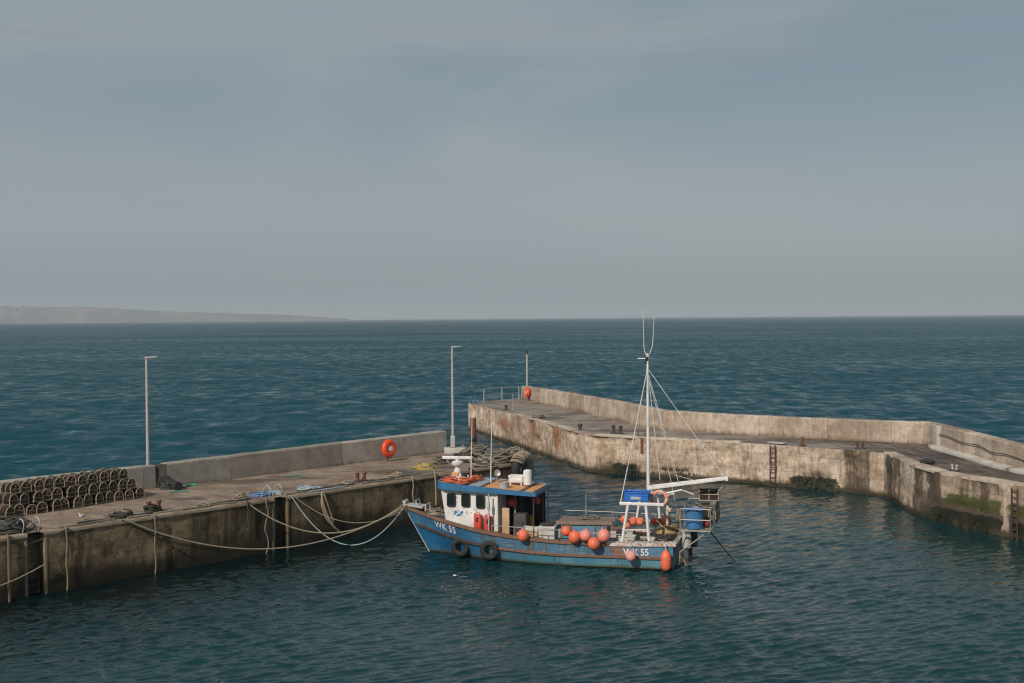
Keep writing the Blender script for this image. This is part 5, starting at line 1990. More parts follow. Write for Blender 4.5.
rope_thing("mooring_rope", sagline(qpt(qs(121, 521.5), .0, ZQ + .05), qpt(qs(205, 510), -0.12, 0.95), 0.25, 16), .022, 'rope_dark', "dark rope trailing along the quay face below the longest mooring rope", "mooring rope", G)

# ropes and pipes hanging on the quay face
H = "ropes hanging down the quay face"


def hang(px, py, z1, mat, r_, label, wob=.02, off=-0.09, cat="rope", name="hanging_rope"):
    s = qs(px, py)
    pts = [qpt(s + .05, .12, ZQ + .07), qpt(s, off + .03, ZQ + .08), qpt(s, off, ZQ - .12)]
    for k in range(1, 7):
        pts.append(qpt(s + wob * math.sin(k * 1.7), off, ZQ - .12 - (ZQ - .12 - z1) * k / 6))
    return rope_thing(name, spline(pts, 4), r_, mat, label, cat, H)


hang(65, 530, -0.1, 'rope_dirty', .026, "dull tan rope hanging straight down the quay face right of the left ladder")
hang(154.5, 517.3, 0.0, 'rope_dirty', .024, "dull tan rope hanging straight down the quay face below the long mooring rope")
hang(412, 479.5, .75, 'rope_tan', .03, "tan rope hanging over the quay edge just before the bow", .03)
hang(7, 538.5, -0.3, 'creel_base', .042, "dull brown pipe standing against the quay face at the left ladder's far side", 0.0, -0.1, "pipe", "face_pipe")
hang(246, 503.5, .9, 'rope_dark', .028, "dark rope end hanging beside the thick mooring rope's start", .03)
hang(266, 501, -0.05, 'rope_dirty', .024, "dull rope hanging just left of the middle ladder", .08)
s0 = qs(432, 476)
rope_thing("bent_pipe", spline([qpt(s0 - .35, .45, ZQ + .42), qpt(s0 - .2, .2, ZQ + .40), qpt(s0 - .02, -.02, ZQ + .25), qpt(s0, -.1, ZQ - .1), qpt(s0, -.12, ZQ - .6), qpt(s0 + .01, -.12, ZQ - 1.2)], 5), .034, 'creel_bow',
           "pale hose arching over the quay edge just above the bow", "hose")
# loop of thick rope
s0 = qs(324, 493)
pts = [qpt(s0, -.08, ZQ - .05), qpt(s0 - .06, -.1, ZQ - .4), qpt(s0 + .1, -.12, ZQ - .9), qpt(s0 + .35, -.15, ZQ - 1.22), qpt(s0 + .42, -.15, ZQ - 1.1), qpt(s0 + .25, -.12, ZQ - .6), qpt(s0 + .08, -.1, ZQ - .1), qpt(s0 + .0, -.05, ZQ + .04),
       qpt(s0 - .04, -.13, ZQ - .3), qpt(s0 + .2, -.16, ZQ - .95), qpt(s0 + .5, -.2, ZQ - 1.4), qpt(s0 + .85, -.22, ZQ - 1.68)]
rope_thing("hanging_rope", spline(pts, 6), .042, 'rope_tan', "thick tan rope doubled in a loop down the quay face", "rope", H)
# ropes at the left-hand ladder
a = qpt(qs(69, 530), -0.05, ZQ + .06)
b = Vector((-19.2, 33.6, 0.05))
rope_thing("mooring_rope", [a, a.lerp(b, .35) + Vector((0, 0, -.03)), a.lerp(b, .7) + Vector((0, 0, -.03)), b], .03, 'rope_dirty', "dull taut rope slanting down to the left past the left ladder", "mooring rope")
a = qpt(qs(46, 534), -0.12, ZQ - .95)
rope_thing("mooring_rope", sagline(a, Vector((-17.6, 33.6, 0.75)), .42, 18), .022, 'rope_tan', "pale rope hanging in a curve below the left ladder", "mooring rope")


# ladders in the slots
def ladder(name, base_fn, z0, z1, label, wdt=.19, mat='rust_dark', rungs=9, hoop=True, hoopmat='galv'):
    """base_fn(side, out, z): world point"""
    o = empty(name, base_fn(0, 0, 0))
    tag(o, label, "ladder")
    m_ = MB()
    for sg in (-1, 1):
        m_.bar(base_fn(sg * wdt, 0, z0), base_fn(sg * wdt, 0, z1), .045, .045)
    keep(m_.build("stile", M[mat], o), o)
    for k in range(rungs):
        z = z0 + .1 + (z1 - z0 - .2) * k / (rungs - 1)
        keep(MB().tube([base_fn(-wdt, 0, z), base_fn(wdt, 0, z)], .018, 6).build("rung", M['iron' if mat == 'rust_dark' else mat], o), o)
    if hoop:
        for sg in (-1, 1):
            pts = [base_fn(sg * wdt * 1.35, -.12, z1), base_fn(sg * wdt * 1.35, -.15, z1 + .32), base_fn(sg * wdt * 1.35, -.36, z1 + .46), base_fn(sg * wdt * 1.35, -.58, z1 + .30), base_fn(sg * wdt * 1.35, -.60, z1)]
            keep(MB().tube(spline(pts, 5), .018, 6).build("grab_hoop", M[hoopmat], o), o)
    return o


ladder("quay_ladder", lambda sd_, ot, z: qpt(SL1 + sd_, SDP - .12 - ot if z < ZQ + .001 else .1 - ot, z), -0.3, ZQ, "dark iron ladder recessed in the quay face at the far left", rungs=9)
ladder("quay_ladder", lambda sd_, ot, z: qpt(SL2 + sd_, SDP - .12 - ot if z < ZQ + .001 else .1 - ot, z), -0.3, ZQ, "dark iron ladder recessed in the quay face below the blue ropes", rungs=9)

# ropes lying along the quay edge, coils and heaps
E_ = "ropes lying along the quay edge"
lies = [(62, 118, .20, 'rope_dirty', "dull rope lying along the quay edge between the left ladder and the dark coil", 31),
        (84, 160, .42, 'rope_dark', "dark rope lying just behind the quay edge in front of the creels", 32),
        (186, 240, .22, 'rope_dirty', "dull rope lying along the edge up to the thick mooring rope", 33),
        (205, 258, .45, 'rope_dark', "dark rope lying behind the edge left of the blue ropes", 34),
        (290, 352, .25, 'rope_dirty', "dull rope lying along the edge from the middle ladder to the rusty bollard", 35),
        (305, 362, .48, 'rope_dark', "dark rope lying behind the edge by the pale blue rope heap", 36),
        (366, 440, .25, 'rope_dirty', "dull rope lying along the edge from the rusty bollard towards the bow", 37),
        (130, 152, .16, 'rope_tan', "tan rope lying along the edge before the weedy rusty bollard", 39),
        (160, 200, .30, 'rope_tan', "tan rope snaking along the edge right of the weedy rusty bollard", 40),
        (312, 345, .12, 'rope_blue', "pale blue rope lying on the coping left of the rusty red bollard", 43),
        (398, 436, .14, 'rope_tan', "tan rope lying on the coping just before the bow", 44),
        (376, 430, .50, 'rope_dark', "dark doubled rope lying behind the edge near the bow", 38)]
for a_, b_, of, mt, lab, sdn in lies:
    sa, sb = qs(a_, 517 - (a_ - 154) * .1459), qs(b_, 517 - (b_ - 154) * .1459)
    pts = []
    k = max(8, int((sb - sa) / .22))
    for i in range(k + 1):
        f = i / k
        pts.append(qpt(sa + (sb - sa) * f, of + .16 * mnoise.noise(Vector((i * .23, sdn, 0))) + .05 * mnoise.noise(Vector((i * .8, sdn, 3))), ZQ + .075 + .03 * abs(mnoise.noise(Vector((i * .4, sdn, 9))))))
    rope_thing("loose_rope", pts, .034 if mt == 'rope_dark' else .028, mt, lab, "rope", E_)


def qheap(px, py, rad, mat, label, h, turns, rr, seed, off=None):
    p = at(px, py, ZQ)
    return heap("rope_heap", (p.x, p.y, ZQ + .003), rad, mat, label, "rope heap", h, turns, rr, seed, 6, False, "rope heaps on the quay")


qheap(121, 518, .34, 'rope_dark', "dark rope coil on the quay edge where the longest mooring rope starts", .22, 9, .03, 41)
qheap(240, 499.5, .26, 'rope_tan', "tan rope heaped round the start of the thick mooring rope", .26, 9, .028, 42)
qheap(263, 495.5, .42, 'rope_royal', "blue rope heap at the top of the middle ladder", .09, 8, .02, 43)
qheap(276, 494, .26, 'rope_blue', "pale rope heap beside the blue one at the middle ladder", .12, 5, .016, 44)
qheap(308, 489.5, .40, 'rope_blue', "pale blue tangled rope right of the middle ladder", .16, 8, .016, 45)
qheap(346, 484, .22, 'rope_tan', "small pale rope heap left of the rusty bollard", .12, 6, .024, 46)
qheap(395, 477, .24, 'rope_tan', "small tan rope heap between the rusty bollard and the bow", .16, 6, .03, 47)
qheap(424, 468.5, .42, 'rope_yellow', "yellow rope heap on the quay above the bow", .2, 9, .024, 48)
qheap(9, 532, .55, 'rope_dark', "dark green-black rope heap on the quay edge left of the left ladder", .42, 16, .03, 49)
qheap(205, 507.5, .2, 'rope_dirty', "small dull rope heap left of the thick mooring rope", .12, 5, .024, 50)
qheap(440, 464, .34, 'rope_dirty', "grey rope loops on the quay behind the radar", .4, 5, .022, 51)
# large heap at the quay's end, with a big tyre
qheap(478, 456, .65, 'rope_dirty', "big tan rope heap at the quay's end behind the radar", .5, 18, .032, 52)
qheap(497, 462, .85, 'rope_dirty', "big grey-tan rope heap at the quay's end between the whip aerials and the tyre", .55, 20, .032, 53)
qheap(512, 457, .6, 'rope_tan', "tangle of tan rope on the far side of the quay's end", .45, 16, .03, 54)
qheap(462, 462, .6, 'rope_dark', "dark rope heap behind the radar pedestal", .4, 14, .03, 55)
qheap(484, 467, .5, 'rope_tan', "loops of tan rope spilling at the quay edge above the searchlight", .4, 9, .03, 56)
tc_ = qpt(QEND - .25, -.12, ZQ - .25)
o = empty("tractor_tyre", tc_)
tag(o, "big black tyre hung upright on the quay's end corner, wrapped in rope", "tyre")
m_ = MB().torus((0, 0, 0), .56, .22, 36, 12, (R(90), 0, math.atan2(qd.y, qd.x) + R(10)))
keep_o = m_.build("tyre_body", M['rubber'], o)
m_ = MB()
rg = random.Random(77)
for k in range(44):                                      # rope turns round the tyre's outside
    a = -1.0 + 3.6 * k / 43 + rg.uniform(-.06, .06)
    th = math.atan2(qd.y, qd.x) + R(10)
    loop = []
    for j in range(13):
        b = 2 * math.pi * j / 12
        rr = .56 + (.25 + .03 * rg.random()) * math.cos(b)
        q_ = Vector((rr * math.cos(a + .05 * math.sin(b)), .29 * math.sin(b), rr * math.sin(a)))
        loop.append(Matrix.Rotation(th, 3, 'Z') @ q_)
    m_.tube(loop, .03, 6)
m_.build("rope_wrap", M['rope_tan'], o)
# black hose hanging in an arc on the quay's end
s1, s2 = QEND - 3.2, QEND - .8
rope_thing("rubber_hose", spline([qpt(s1 - .3, .1, ZQ + .1), qpt(s1, -.12, ZQ - .2), qpt(s1 + .7, -.16, ZQ - .95), qpt(s1 + 1.4, -.16, ZQ - .95), qpt(s2, -.14, ZQ - .25), qpt(s2 + .3, .1, ZQ + .12)], 6), .06, 'rubber',
           "black rubber hose sagging in an arc down the quay's end", "hose")


# ------------------------------------------------------------------ quay furniture
def lamp(name, base, ztop_, label, arm=.36):
    o = empty(name, base)
    tag(o, label, "lamp post", "lamp posts on the left quay")
    h = ztop_ - base.z
    MB().tube([(0, 0, 0), (0, 0, h * .25), (0, 0, h)], [.07, .065, .048], 12).build("pole", M['lamp_grey'], o)
    MB().box((0, 0, .30), (.22, .22, .55), bev=.02).build("base_box", M['galv'], o)
    m_ = MB().box((arm * .5, 0, h + .01), (arm + .14, .16, .06), (0, R(-4), 0), .02)
    m_.build("lamp_head", M['lamp_grey'], o)
    return o


lb = wpt(-0.85, -0.22)
lp1 = at(149, 487, ZQ)
k_ = lp1.y
lamp("lamp_post", Vector((lp1.x, lp1.y - 0.1, ZQ)), atY(147.5, 357.5, lp1.y).z, "tall grey lamp post rising behind the lobster creels")
lp2 = at(453, 453.2, ZQ)
o2 = lamp("lamp_post", Vector((lp2.x, lp2.y, ZQ + .28)), atY(450.5, 347, lp2.y).z, "tall grey lamp post on a concrete block at the quay's end")
o = empty("concrete_block", (lp2.x + .1, lp2.y, ZQ))
tag(o, "pale concrete block carrying the lamp post at the quay's end", "concrete block")
m_ = MB().box((0, 0, .14), (1.05, .75, .28), (0, 0, R(8)), .03)
st_ = Strip()
st_.v, st_.f = m_.v, m_.f
st_.uv = [(p[0] + p[1] * .7, p[2]) for p in m_.v]
st_.at = [(0, 0, 0)] * len(m_.v)
st_.build("block", M['pale_block'], o)

# orange lifebuoy housings
def ring_station(name, c, ndir, label, rad=.36, post=0.0):
    o = empty(name, c, math.atan2(ndir.y, ndir.x) + math.pi / 2)
    tag(o, label, "lifebuoy", "orange lifebuoys on the harbour walls")
    MB().torus((0, -.14, 0), rad - .16, .16, 32, 12, (R(90), 0, 0), 0, .9).build("ring", M['ring_orange'], o)
    m_ = MB().lathe([(rad * .72, 0), (rad * .72, .05), (0, .05)], (0, -.02, 0), 24, (R(90), 0, 0))
    m_.build("back_plate", M['ring_orange'], o)
    MB().lathe([(rad * .31, 0), (rad * .31, .03), (0, .035)], (0, -.24, 0), 20, (R(90), 0, 0)).build("hub_plate", M['white'], o)
    if post:
        MB().tube([(0, -.04, -rad * .6), (0, -.04, -post)], .035, 8).build("bracket", M['iron'], o)
    return o


rc = at(391, 461, ZQ)
dz = atY(389, 448.2, rc.y - .05)
ring_station("lifebuoy_ring", Vector((dz.x - .10, rc.y - .02, dz.z)) + Vector((wn.x, wn.y, 0)) * .0, Vector((wn.x, wn.y, 0)), "fat orange lifebuoy with a white centre on the left quay's parapet wall", .43, dz.z - ZQ)
pr_ = atY(531.2, 392.3, (pbase[0] + (pbase[1] - pbase[0]) * .17).y)
d_ = (pbase[1] - pbase[0]).normalized()
pb_ = pbase[0] + d_ * 2.3
ring_station("lifebuoy_ring", Vector((pb_.x + d_.y * .03, pb_.y - d_.x * .03, ZP + .66)), Vector((d_.y, -d_.x, 0)), "orange lifebuoy at the far end of the curving pier's wall", .40, .66)

# rusty pile on the quay's end
rp = at(473.5, 450.5, ZQ)
o = empty("mooring_pile", Vector((rp.x, rp.y, ZQ)))
tag(o, "upright rusty steel pile with a dark band at the quay's end", "mooring pile")
hp = atY(473.5, 418, rp.y).z - ZQ
m_ = MB().lathe([(.15, 0), (.15, hp - .02), (.13, hp), (0, hp)], (0, 0, 0), 18)
m_.build("pile_body", M['rust'], o)
MB().lathe([(.155, 0), (.17, .02), (.17, .24), (.155, .26)], (0, 0, hp * .28), 18).build("band", M['black'], o)

# bollards
def bollard(name, p, label, kind, sc=1.0, group="bollards along the harbour edges", rz=0.0, mats=('iron',)):
    o = empty(name, p, rz)
    tag(o, label, "bollard", group)
    m_ = MB()
    if kind == 'double':
        m_.box((0, 0, .03), (.75 * sc, .32 * sc, .06), bev=.012)
        m_.build("base_plate", M[mats[-1]], o)
        for sg in (-1, 1):
            q = MB().lathe([(.10 * sc, 0), (.085 * sc, .1 * sc), (.085 * sc, .28 * sc), (.125 * sc, .34 * sc), (.12 * sc, .39 * sc), (0, .42 * sc)], (sg * .2 * sc, 0, .055), 14, (0, R(8) * sg, 0))
            q.build("horn", M[mats[0]], o)
        return o
    m_.lathe([(.17 * sc, 0), (.17 * sc, .03), (.10 * sc, .06), (.09 * sc, .25 * sc), (.15 * sc, .33 * sc), (.14 * sc, .40 * sc), (0, .44 * sc)], (0, 0, 0), 16)
    m_.build("bollard_post", M[mats[0]], o)
    q = MB().box((0, 0, .02), (.42 * sc, .42 * sc, .04), bev=.01)
    q.build("base_plate", M[mats[-1]], o)
    return o


ed = lambda i: math.atan2((pedge[i + 1] - pedge[i]).y, (pedge[i + 1] - pedge[i]).x)
bollard("bollard", at(506, 410, ZP), "small dark bollard near the far end of the curving pier", 's', .85)
bollard("bollard", at(580, 431, ZP), "dark single bollard at the bend of the pier, beyond the boat's shelter", 's', 1.0, mats=('iron', 'rust_dark'))
bollard("bollard", at(617, 433.6, ZP), "dark double-horned bollard on the pier edge left of the mast", 'd' + 'ouble', 1.0, rz=ed(2))
bollard("bollard", at(860, 449, ZP), "rusty double bollard on the pier edge left of the dark bend", 'double', .62, rz=ed(5), mats=('rust_dark', 'iron'))
bollard("bollard", at(954.5, 471, ZP), "white-capped double bollard on the near right end of the pier", 'double', .52, rz=ed(8), mats=('bollard_white', 'iron'))
bollard("bollard", at(361, 481.5, ZQ), "rusty red double bollard on the left quay's edge between the middle ladder and the bow", 'double', .8, rz=math.atan2(qd.y, qd.x), mats=('rust', 'rust_dark'))
p = at(154, 511.5, ZQ)
bollard("bollard", p, "rusty bollard wrapped in dark weed at the end of the creel stack", 'double', .8, rz=math.atan2(qd.y, qd.x), mats=('rust', 'rust_dark'))
qheap(152.5, 511.5, .30, 'seaweed', "dark weed and rope heaped round the rusty bollard by the creels", .2, 9, .03, 61)

# black fender, green rope by the wall gap
p = at(161, 486, ZQ)
o = empty("rubber_fender", p)
tag(o, "fat black rubber fender lying against the wall end by the lamp post", "fender")
q_ = at(177, 490, ZQ) - p
m_ = MB().tube(spline([(-.1, .12, .42), (.1, .1, .36), (q_.x * .5, q_.y * .5, .24), (q_.x * .85, q_.y * .85, .17), (q_.x * 1.1, q_.y * 1.1, .15)], 5), .17, 14)
m_.build("fender_body", M['rubber'], o)
qheap(168, 489, .32, 'rope_dark', "black rope heap under the black rubber fender", .22, 9, .035, 62)
pts = [at(x_, y_, ZQ) + Vector((0, 0, .05)) for x_, y_ in ((172, 489), (178, 487.6), (184, 487.8), (190, 486.2), (197, 486))]
rope_thing("loose_rope", spline(pts, 6), .05, 'rope_green', "green rope lying along the foot of the parapet right of the black fender", "rope")
pts = [at(x_, y_, ZQ) + Vector((0, 0, .03)) for x_, y_ in ((170, 493), (176, 492.4), (182, 492), (188, 491.8))]
rope_thing("loose_rope", spline(pts, 6), .03, 'rope_green', "short green rope on the quay in front of the black fender", "rope")
pts = [at(x_, y_, ZQ) + Vector((0, 0, .03)) for x_, y_ in ((284, 477), (292, 476.5), (303, 476))]
rope_thing("loose_rope", spline(pts, 6), .025, 'rope_green', "thin green rope at the foot of the parapet wall's middle", "rope")

# ------------------------------------------------------------------ lobster creels
def make_creel():
    o = empty("lobster_creel", (0, 0, 0))
    W_, L_, Hh = .395, .66, .40
    m_ = MB()
    for y in (-L_ / 2, 0, L_ / 2):
        m_.bar((-W_ / 2, y, .02), (W_ / 2, y, .02), .045, .035)
    for x in (-W_ / 2 + .02, -.07, .07, W_ / 2 - .02):
        m_.bar((x, -L_ / 2, .045), (x, L_ / 2, .045), .04, .018)
    m_.build("base_slats", M['creel_base'], o)
    arch = []
    for k in range(15):
        a = math.pi * k / 14
        arch.append((-(W_ / 2 - .02) * math.cos(a) * (1 if abs(math.cos(a)) > .99 else 1.0), 0, .17 + (Hh - .19) * math.sin(a)))
    arch = [(-(W_ / 2 - .02), 0, .02)] + arch + [((W_ / 2 - .02), 0, .02)]
    for j, y in enumerate((-L_ / 2, 0, L_ / 2)):
        m_ = MB().tube([(p[0], y, p[2]) for p in arch], .018 if j != 1 else .014, 7)
        if j != 1:
            m_.bar((-(W_ / 2 - .02), y, .03), ((W_ / 2 - .02), y, .03), .03, .03)
            m_.bar((-(W_ / 2 - .02), y, .175), ((W_ / 2 - .02), y, .165), .022, .022)
            for sx in (-1, 1):
                m_.ball((sx * (W_ / 2 - .02), y, .03), .034, 8)
                m_.ball((sx * (W_ / 2 - .02), y, .20), .03, 8)
        m_.build("bow", M['creel_bow'], o)
    m_ = MB()
    # knotted net: diagonal cords over the hoops and the ends
    def surf(u, v):
        i_ = u * (len(arch) - 1)
        k = min(len(arch) - 2, int(i_))
        p = Vector(arch[k]).lerp(Vector(arch[k + 1]), i_ - k)
        return Vector((p.x * .97, -L_ / 2 + L_ * v, p.z * .97))
    for d in range(-6, 11):
        for sg in (1, -1):
            pts = []
            for i in range(11):
                v = i / 10
                u = d / 10 + sg * v * .75 + (0 if sg > 0 else .0)
                if 0 <= u <= 1:
                    pts.append(surf(u, v))
            if len(pts) > 1:
                m_.tube(pts, .011, 4, cap=False)
    for y in (-L_ / 2 + .01, L_ / 2 - .01):
        for k in range(-4, 5):
            for sg in (1, -1):
                pts = []
                for i in range(9):
                    z = .03 + .36 * i / 8
                    x = k * .075 + sg * (i / 8 - .5) * .3
                    zz = .17 + (Hh - .21) * math.sqrt(max(0, 1 - (x / (W_ / 2 - .02)) ** 2)) if abs(x) < W_ / 2 - .02 else 0
                    if z < zz:
                        pts.append((x, y, z))
                if len(pts) > 1:
                    m_.tube(pts, .010, 4, cap=False)
    for y in (-L_ / 2 + .02, L_ / 2 - .02):
        fan = [(p[0] * .95, y, max(.03, p[2] * .95)) for p in arch]
        m_.add(fan, [tuple(range(len(fan)))])
    # inner parlour net and bait: dark mass inside
    m_.lathe([(.02, -.24), (.13, -.2), (.15, 0), (.13, .2), (.02, .24)], (0, 0, .19), 10, (R(90), 0, 0))
    nb = len(m_.f)
    rl_ = random.Random(2)
    for k in range(7):
        v0, v1 = rl_.random(), rl_.random()
        u0, u1 = rl_.uniform(.1, .9), rl_.uniform(.1, .9)
        m_.tube([surf(u0 + (u1 - u0) * i / 5, v0 + (v1 - v0) * i / 5) * 1.03 for i in range(6)], .011, 5)
    for (xa, za, xb, zb) in ((-.15, .05, .10, .30), (.12, .04, -.06, .33), (-.02, .03, .03, .36)):
        m_.tube([(xa, -L_ / 2 - .012, za), (xb, -L_ / 2 - .012, zb)], .009, 5)
    for i in range(nb, len(m_.mi)):
        m_.mi[i] = 1
    m_.build("netting", [M['creel_net'], M['creel_base']], o, angle=60)
    
    return o


ORD = ["first", "second", "third", "fourth", "fifth", "sixth", "seventh", "eighth", "ninth", "tenth", "eleventh", "twelfth", "thirteenth", "fourteenth"]
proto = make_creel()
ca, cb = at(3, 519.2, ZQ), at(145, 497.5, ZQ)
cdir = (cb - ca).normalized()
cperp = Vector((-cdir.y, cdir.x, 0))
cl_len = (cb - ca).length
rz0 = math.atan2(cdir.y, cdir.x)
rg = random.Random(5)
rows = [(13, 0.0, 0.0, "bottom"), (12, .5, .37, "middle"), (12, .9, .735, "top")]
first = True
for ri, (cnt, sh_, dz_, rn) in enumerate(rows):
    pitch = cl_len / 13
    for k in range(cnt):
        if ri == 2 and k == 11:
            continue
        dst = pitch * (k + .5 + sh_)
        back = .36 + (0.10 * ri) + rg.uniform(-.04, .04)
        p = ca + cdir * (dst + rg.uniform(-.03, .03)) + cperp * back
        if first:
            o, first = proto, False
        else:
            o = proto.copy()
            COL.objects.link(o)
            for ch in list(proto.children):
                c_ = ch.copy()
                COL.objects.link(c_)
                c_.parent = o
        o.location = (p.x, p.y, ZQ + .003 + dz_ + rg.uniform(0, .015))
        o.rotation_euler = (rg.uniform(-.05, .05), rg.uniform(-.09, .09), rz0 + rg.uniform(-.16, .16))
        o.scale = (rg.uniform(.94, 1.04), 1, rg.uniform(.93, 1.05))
        tag(o, "netted lobster creel, %s from the left in the %s row of the stack" % (ORD[k], rn), "lobster creel", "lobster creels stacked on the quay")

# ------------------------------------------------------------------ gull on the quay
gp = at(81.8, 520.3, ZQ)
o = empty("gull", gp, R(235))
o.scale = (.72, .72, .85)
tag(o, "white gull standing on the quay in front of the creels", "gull")
m_ = MB()
prof = [(-.20, .012, .155), (-.15, .035, .160), (-.08, .062, .165), (0, .078, .170), (.07, .072, .185), (.11, .052, .215), (.125, .038, .25), (.135, .036, .28), (.15, .03, .295), (.165, .012, .29)]
vs, fs = [], []
for (x, r_, z) in prof:
    for k in range(12):
        a = 2 * math.pi * k / 12
        vs.append((x, r_ * .85 * math.cos(a), z + r_ * math.sin(a)))
for i in range(len(prof) - 1):
    for k in range(12):
        fs.append((i * 12 + k, i * 12 + (k + 1) % 12, (i + 1) * 12 + (k + 1) % 12, (i + 1) * 12 + k))
fs += [tuple(range(11, -1, -1)), tuple((len(prof) - 1) * 12 + k for k in range(12))]
m_.add(vs, fs)
m_.build("gull_body", M['gull_white'], o, angle=80)
for sg in (1, -1):
    MB().ball((-.06, sg * .055, .185), .1, 12, (1.5, .28, .5), 0, (0, R(8), R(4) * sg)).build("wing", M['gull_grey'], o)
    MB().tube([(0, sg * .028, .11), (-.01, sg * .028, .05), (0, sg * .028, .004), (.04, sg * .03, .004)], .007, 6).build("leg", M['beak'], o)
MB().tube([(.16, 0, .288), (.19, 0, .284), (.205, 0, .274)], [.011, .008, .003], 6).build("beak", M['beak'], o)

# ------------------------------------------------------------------ pier furniture
def pier_pt(i, t, off, z):
    a, b = pedge[i], pedge[i + 1]
    d = (b - a).normalized()
    p = a.lerp(b, t) - Vector((d.y, -d.x)) * off
    return Vector((p.x, p.y, z))


def seg_of(px):
    for i in range(len(ppx) - 1):
        if ppx[i][0] <= px <= ppx[i + 1][0]:
            return i, (px - ppx[i][0]) / (ppx[i + 1][0] - ppx[i][0])


i_, t_ = seg_of(775)
Ls = (pedge[i_ + 1] - pedge[i_]).length
ladder("pier_ladder", lambda sd_, ot, z: pier_pt(i_, t_ + sd_ / Ls, -.12 - ot if z < ZP + .01 else -.05 - ot * 1.0, z), -.2, ZP, "rusty iron ladder down the sunlit pier face right of the boat", .14, 'rust_dark', 9, False)
o = empty("ladder_landing", pier_pt(i_, t_, .4, ZP + .04))
tag(o, "pale grey plate on the pier edge above the rusty ladder", "landing plate")
o.rotation_euler = (0, 0, ed(i_))
MB().box((0, 0, .03), (.9, .5, .05), bev=.01).build("plate", M['galv'], o)
i2, t2 = seg_of(1017)
L2 = (pedge[i2 + 1] - pedge[i2]).length
ladder("pier_ladder", lambda sd_, ot, z: pier_pt(i2, t2 + sd_ / L2, -.1 - ot, z), -.2, ZP - .1, "dark rusty ladder on the pier face at the right edge", .16, 'rust_dark', 9, False)
i3, t3 = seg_of(801.5)
o = empty("rusty_post", pier_pt(i3, t3, .25, ZP + .03))
tag(o, "short rusty post on the pier edge right of the iron ladder", "post")
MB().lathe([(.075, 0), (.075, .42), (.06, .44), (0, .44)], (0, 0, 0), 12).build("post", M['rust'], o)
MB().box((0, 0, .02), (.3, .3, .04), bev=.01).build("base_plate", M['rust_dark'], o)
i4, t4 = seg_of(639)
o = empty("rusty_hoop", pier_pt(i4 - (0 if t4 >= 0 else 1), t4, .3, ZP + .03))
o.rotation_euler = (0, 0, ed(2))
tag(o, "low rusty hoop rail on the pier edge just left of the mast", "hoop rail")
MB().tube([(-.24, 0, 0), (-.24, 0, .30), (.20, 0, .30), (.20, 0, 0)], .035, 8).build("hoop", M['rust'], o)
MB().box((.20, -.33, -.45), (.14, .04, .85), bev=.01).build("strap", M['rust'], o)

# hand rail and ladder hoops at the pier's far end
e0, e1 = pedge[0], pbase[0]
rpts = [at(484, 402.3, ZP), at(502, 400.9, ZP), at(519, 399.8, ZP)]
o = empty("hand_rail", rpts[0])
tag(o, "thin galvanised hand rail across the far end of the curving pier", "hand rail")
m_ = MB()
for p in rpts:
    keep(MB().tube([p, p + Vector((0, 0, 1.05))], .035, 6).build("rail_post", M['galv'], o), o)
for dz_ in (.55, 1.03):
    m_.tube([p + Vector((0, 0, dz_)) for p in rpts], .015, 6)
keep(m_.build("rail_wire", M['galv'], o), o)
o = empty("ladder_hoops", at(473, 404, ZP))
tag(o, "blue painted ladder hoops on the pier's far corner", "ladder hoops")
for dx in (-.16, .16):
    MB().tube(spline([(dx, -.1, 0), (dx, -.12, .42), (dx, .1, .6), (dx, .3, .42), (dx, .32, 0)], 5), .04, 7).build("grab_hoop", M['saltire_blue'], o)
p = at(513, 409.5, ZP)
o = empty("stake", p)
tag(o, "thin pale stake standing on the pier deck near its far end", "stake")
MB().tube([(0, 0, 0), (0, 0, 1.1)], .02, 6).build("post", M['galv'], o)
MB().box((0, 0, .02), (.18, .18, .04), bev=.008).build("foot", M['galv'], o)

# harbour light mast beyond the wall's end
hp_ = Vector((1.2, 97.0, ZP))
o = empty("harbour_light", hp_)
tag(o, "thin grey harbour light mast behind the far end of the pier wall", "light mast")
htop = atY(527, 349.5, hp_.y).z - ZP
MB().tube([(0, 0, 0), (0, 0, htop - .35)], .075, 10).build("pole", M['galv'], o)
m_ = MB().lathe([(.12, 0), (.12, .03), (.085, .05), (.085, .26), (.12, .28), (.06, .34), (0, .35)], (0, 0, htop - .35), 14)
m_.build("lantern", M['rust_dark'], o)

# hose along the wall, small gear on the pier
hs = []
for k in range(25):
    f = k / 24
    i = 8 + min(3, int(f * 3.2))
    tt = f * 3.2 - int(f * 3.2) if f * 3.2 < 4 else 1
    if i + 1 >= len(pbase):
        break
    a, b = pbase[i], pbase[i + 1]
    d = (b - a).normalized()
    p = a.lerp(b, tt) + Vector((d.y, -d.x)) * .05
    hs.append((p.x, p.y, ZP + .70 - .22 * f + .05 * math.sin(k * .9)))
rope_thing("rubber_hose", hs, .02, 'rubber', "black hose slung along the pier's parapet wall at the right edge", "hose")
p = at(928, 464, ZP)
heap("rope_heap", (p.x, p.y, ZP + .05), .3, 'rope_dark', "small dark rope coil on the pier edge before the white-capped bollard", "rope heap", .14, 7, .03, 71, 6, False, "rope heaps on the pier")
p = at(539, 418.2, ZP)
heap("rope_heap", (p.x, p.y, ZP + .03), .42, 'rope_dirty', "grey rope heap on the far pier edge beyond the shelter", "rope heap", .2, 8, .035, 72, 6, False, "rope heaps on the pier")
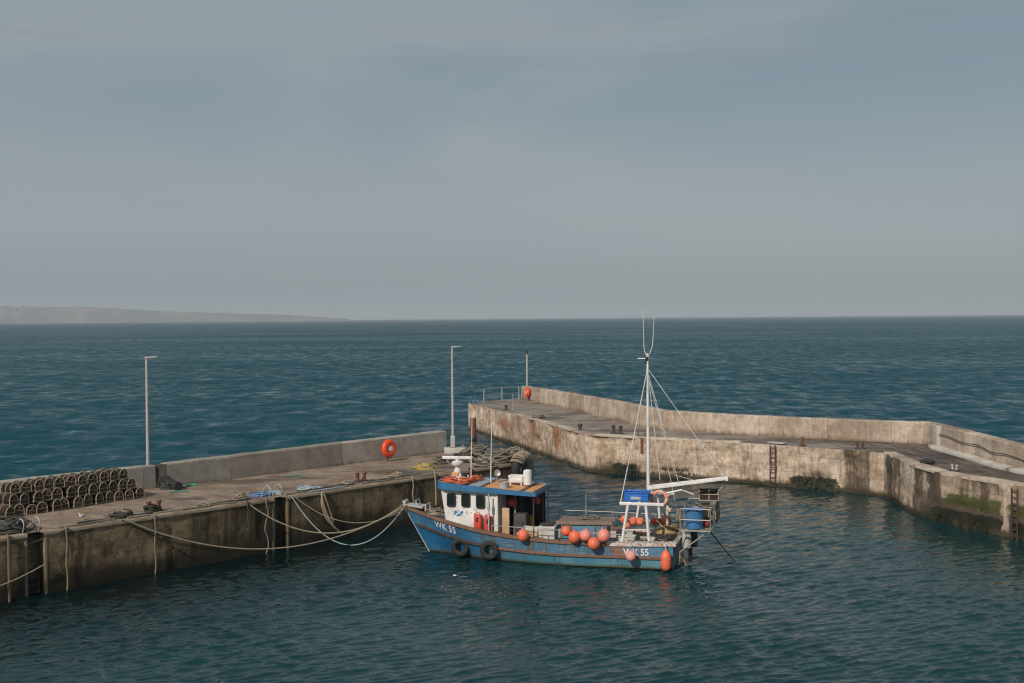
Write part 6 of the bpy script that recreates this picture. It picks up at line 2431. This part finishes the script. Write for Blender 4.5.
rope_thing("long_pole", [at(545, 431, 1.0), at(601, 399, ZP + 1.2)], .018, 'rope_dark', "thin dark line stretched from the pier face up to the far parapet wall", "line") if False else None

# ------------------------------------------------------------------ seaweed on the pier face
def weed(patches, name, mat, seed):
    rg = random.Random(seed)
    m_ = MB()
    for (px0, px1, z0, z1, cnt) in patches:
        for _ in range(cnt):
            px = rg.uniform(px0, px1)
            sg = seg_of(px)
            cxm = 1 - abs((px - (px0 + px1) / 2) / ((px1 - px0) / 2)) ** 2.5
            nz = .8 + .5 * mnoise.noise(Vector((px * .16, seed, 0)))
            zf_ = rg.random() ** 1.3
            z = z0 + (z1 - z0) * zf_ * nz
            if rg.random() > cxm * (1.15 - zf_) or mnoise.noise(Vector((px * .33, z * 3.2, seed))) < -.12 + .25 * zf_:
                continue
            p = pier_pt(sg[0], sg[1], -rg.uniform(-.09, .0), z)
            L = rg.uniform(.06, .17)
            wd_ = rg.uniform(.02, .045)
            a = rg.uniform(-.7, .7)
            dx = Vector((math.cos(ed(sg[0])), math.sin(ed(sg[0])), 0))
            nn = Vector((dx.y, -dx.x, 0))
            side = dx * math.cos(a)
            dn = Vector((0, 0, -1)) * .85 + nn * rg.uniform(.0, .14) + dx * math.sin(a) * .5
            q0, q1 = p - side * wd_ / 2, p + side * wd_ / 2
            mid = p + dn * L * .55 + nn * .018
            m_.add([q0, q1, mid + side * wd_ * .6, mid - side * wd_ * .6, p + dn * L], [(0, 1, 2, 3), (3, 2, 4)])
    o = m_.build(name, M[mat], None, smooth=False)
    tag(o, kind='stuff')
    return o


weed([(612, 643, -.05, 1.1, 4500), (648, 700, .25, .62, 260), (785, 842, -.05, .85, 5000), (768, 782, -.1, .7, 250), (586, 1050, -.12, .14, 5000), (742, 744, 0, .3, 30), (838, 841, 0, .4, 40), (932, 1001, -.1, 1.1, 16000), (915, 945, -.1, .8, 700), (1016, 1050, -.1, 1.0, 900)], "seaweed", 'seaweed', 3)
weed([(955, 1008, .85, 1.3, 260), (930, 950, .5, 1.1, 60)], "green_weed", 'seaweed_green', 9)
for ob_ in (qwall, owall, pwall):
    ob_['kind'] = 'thing'
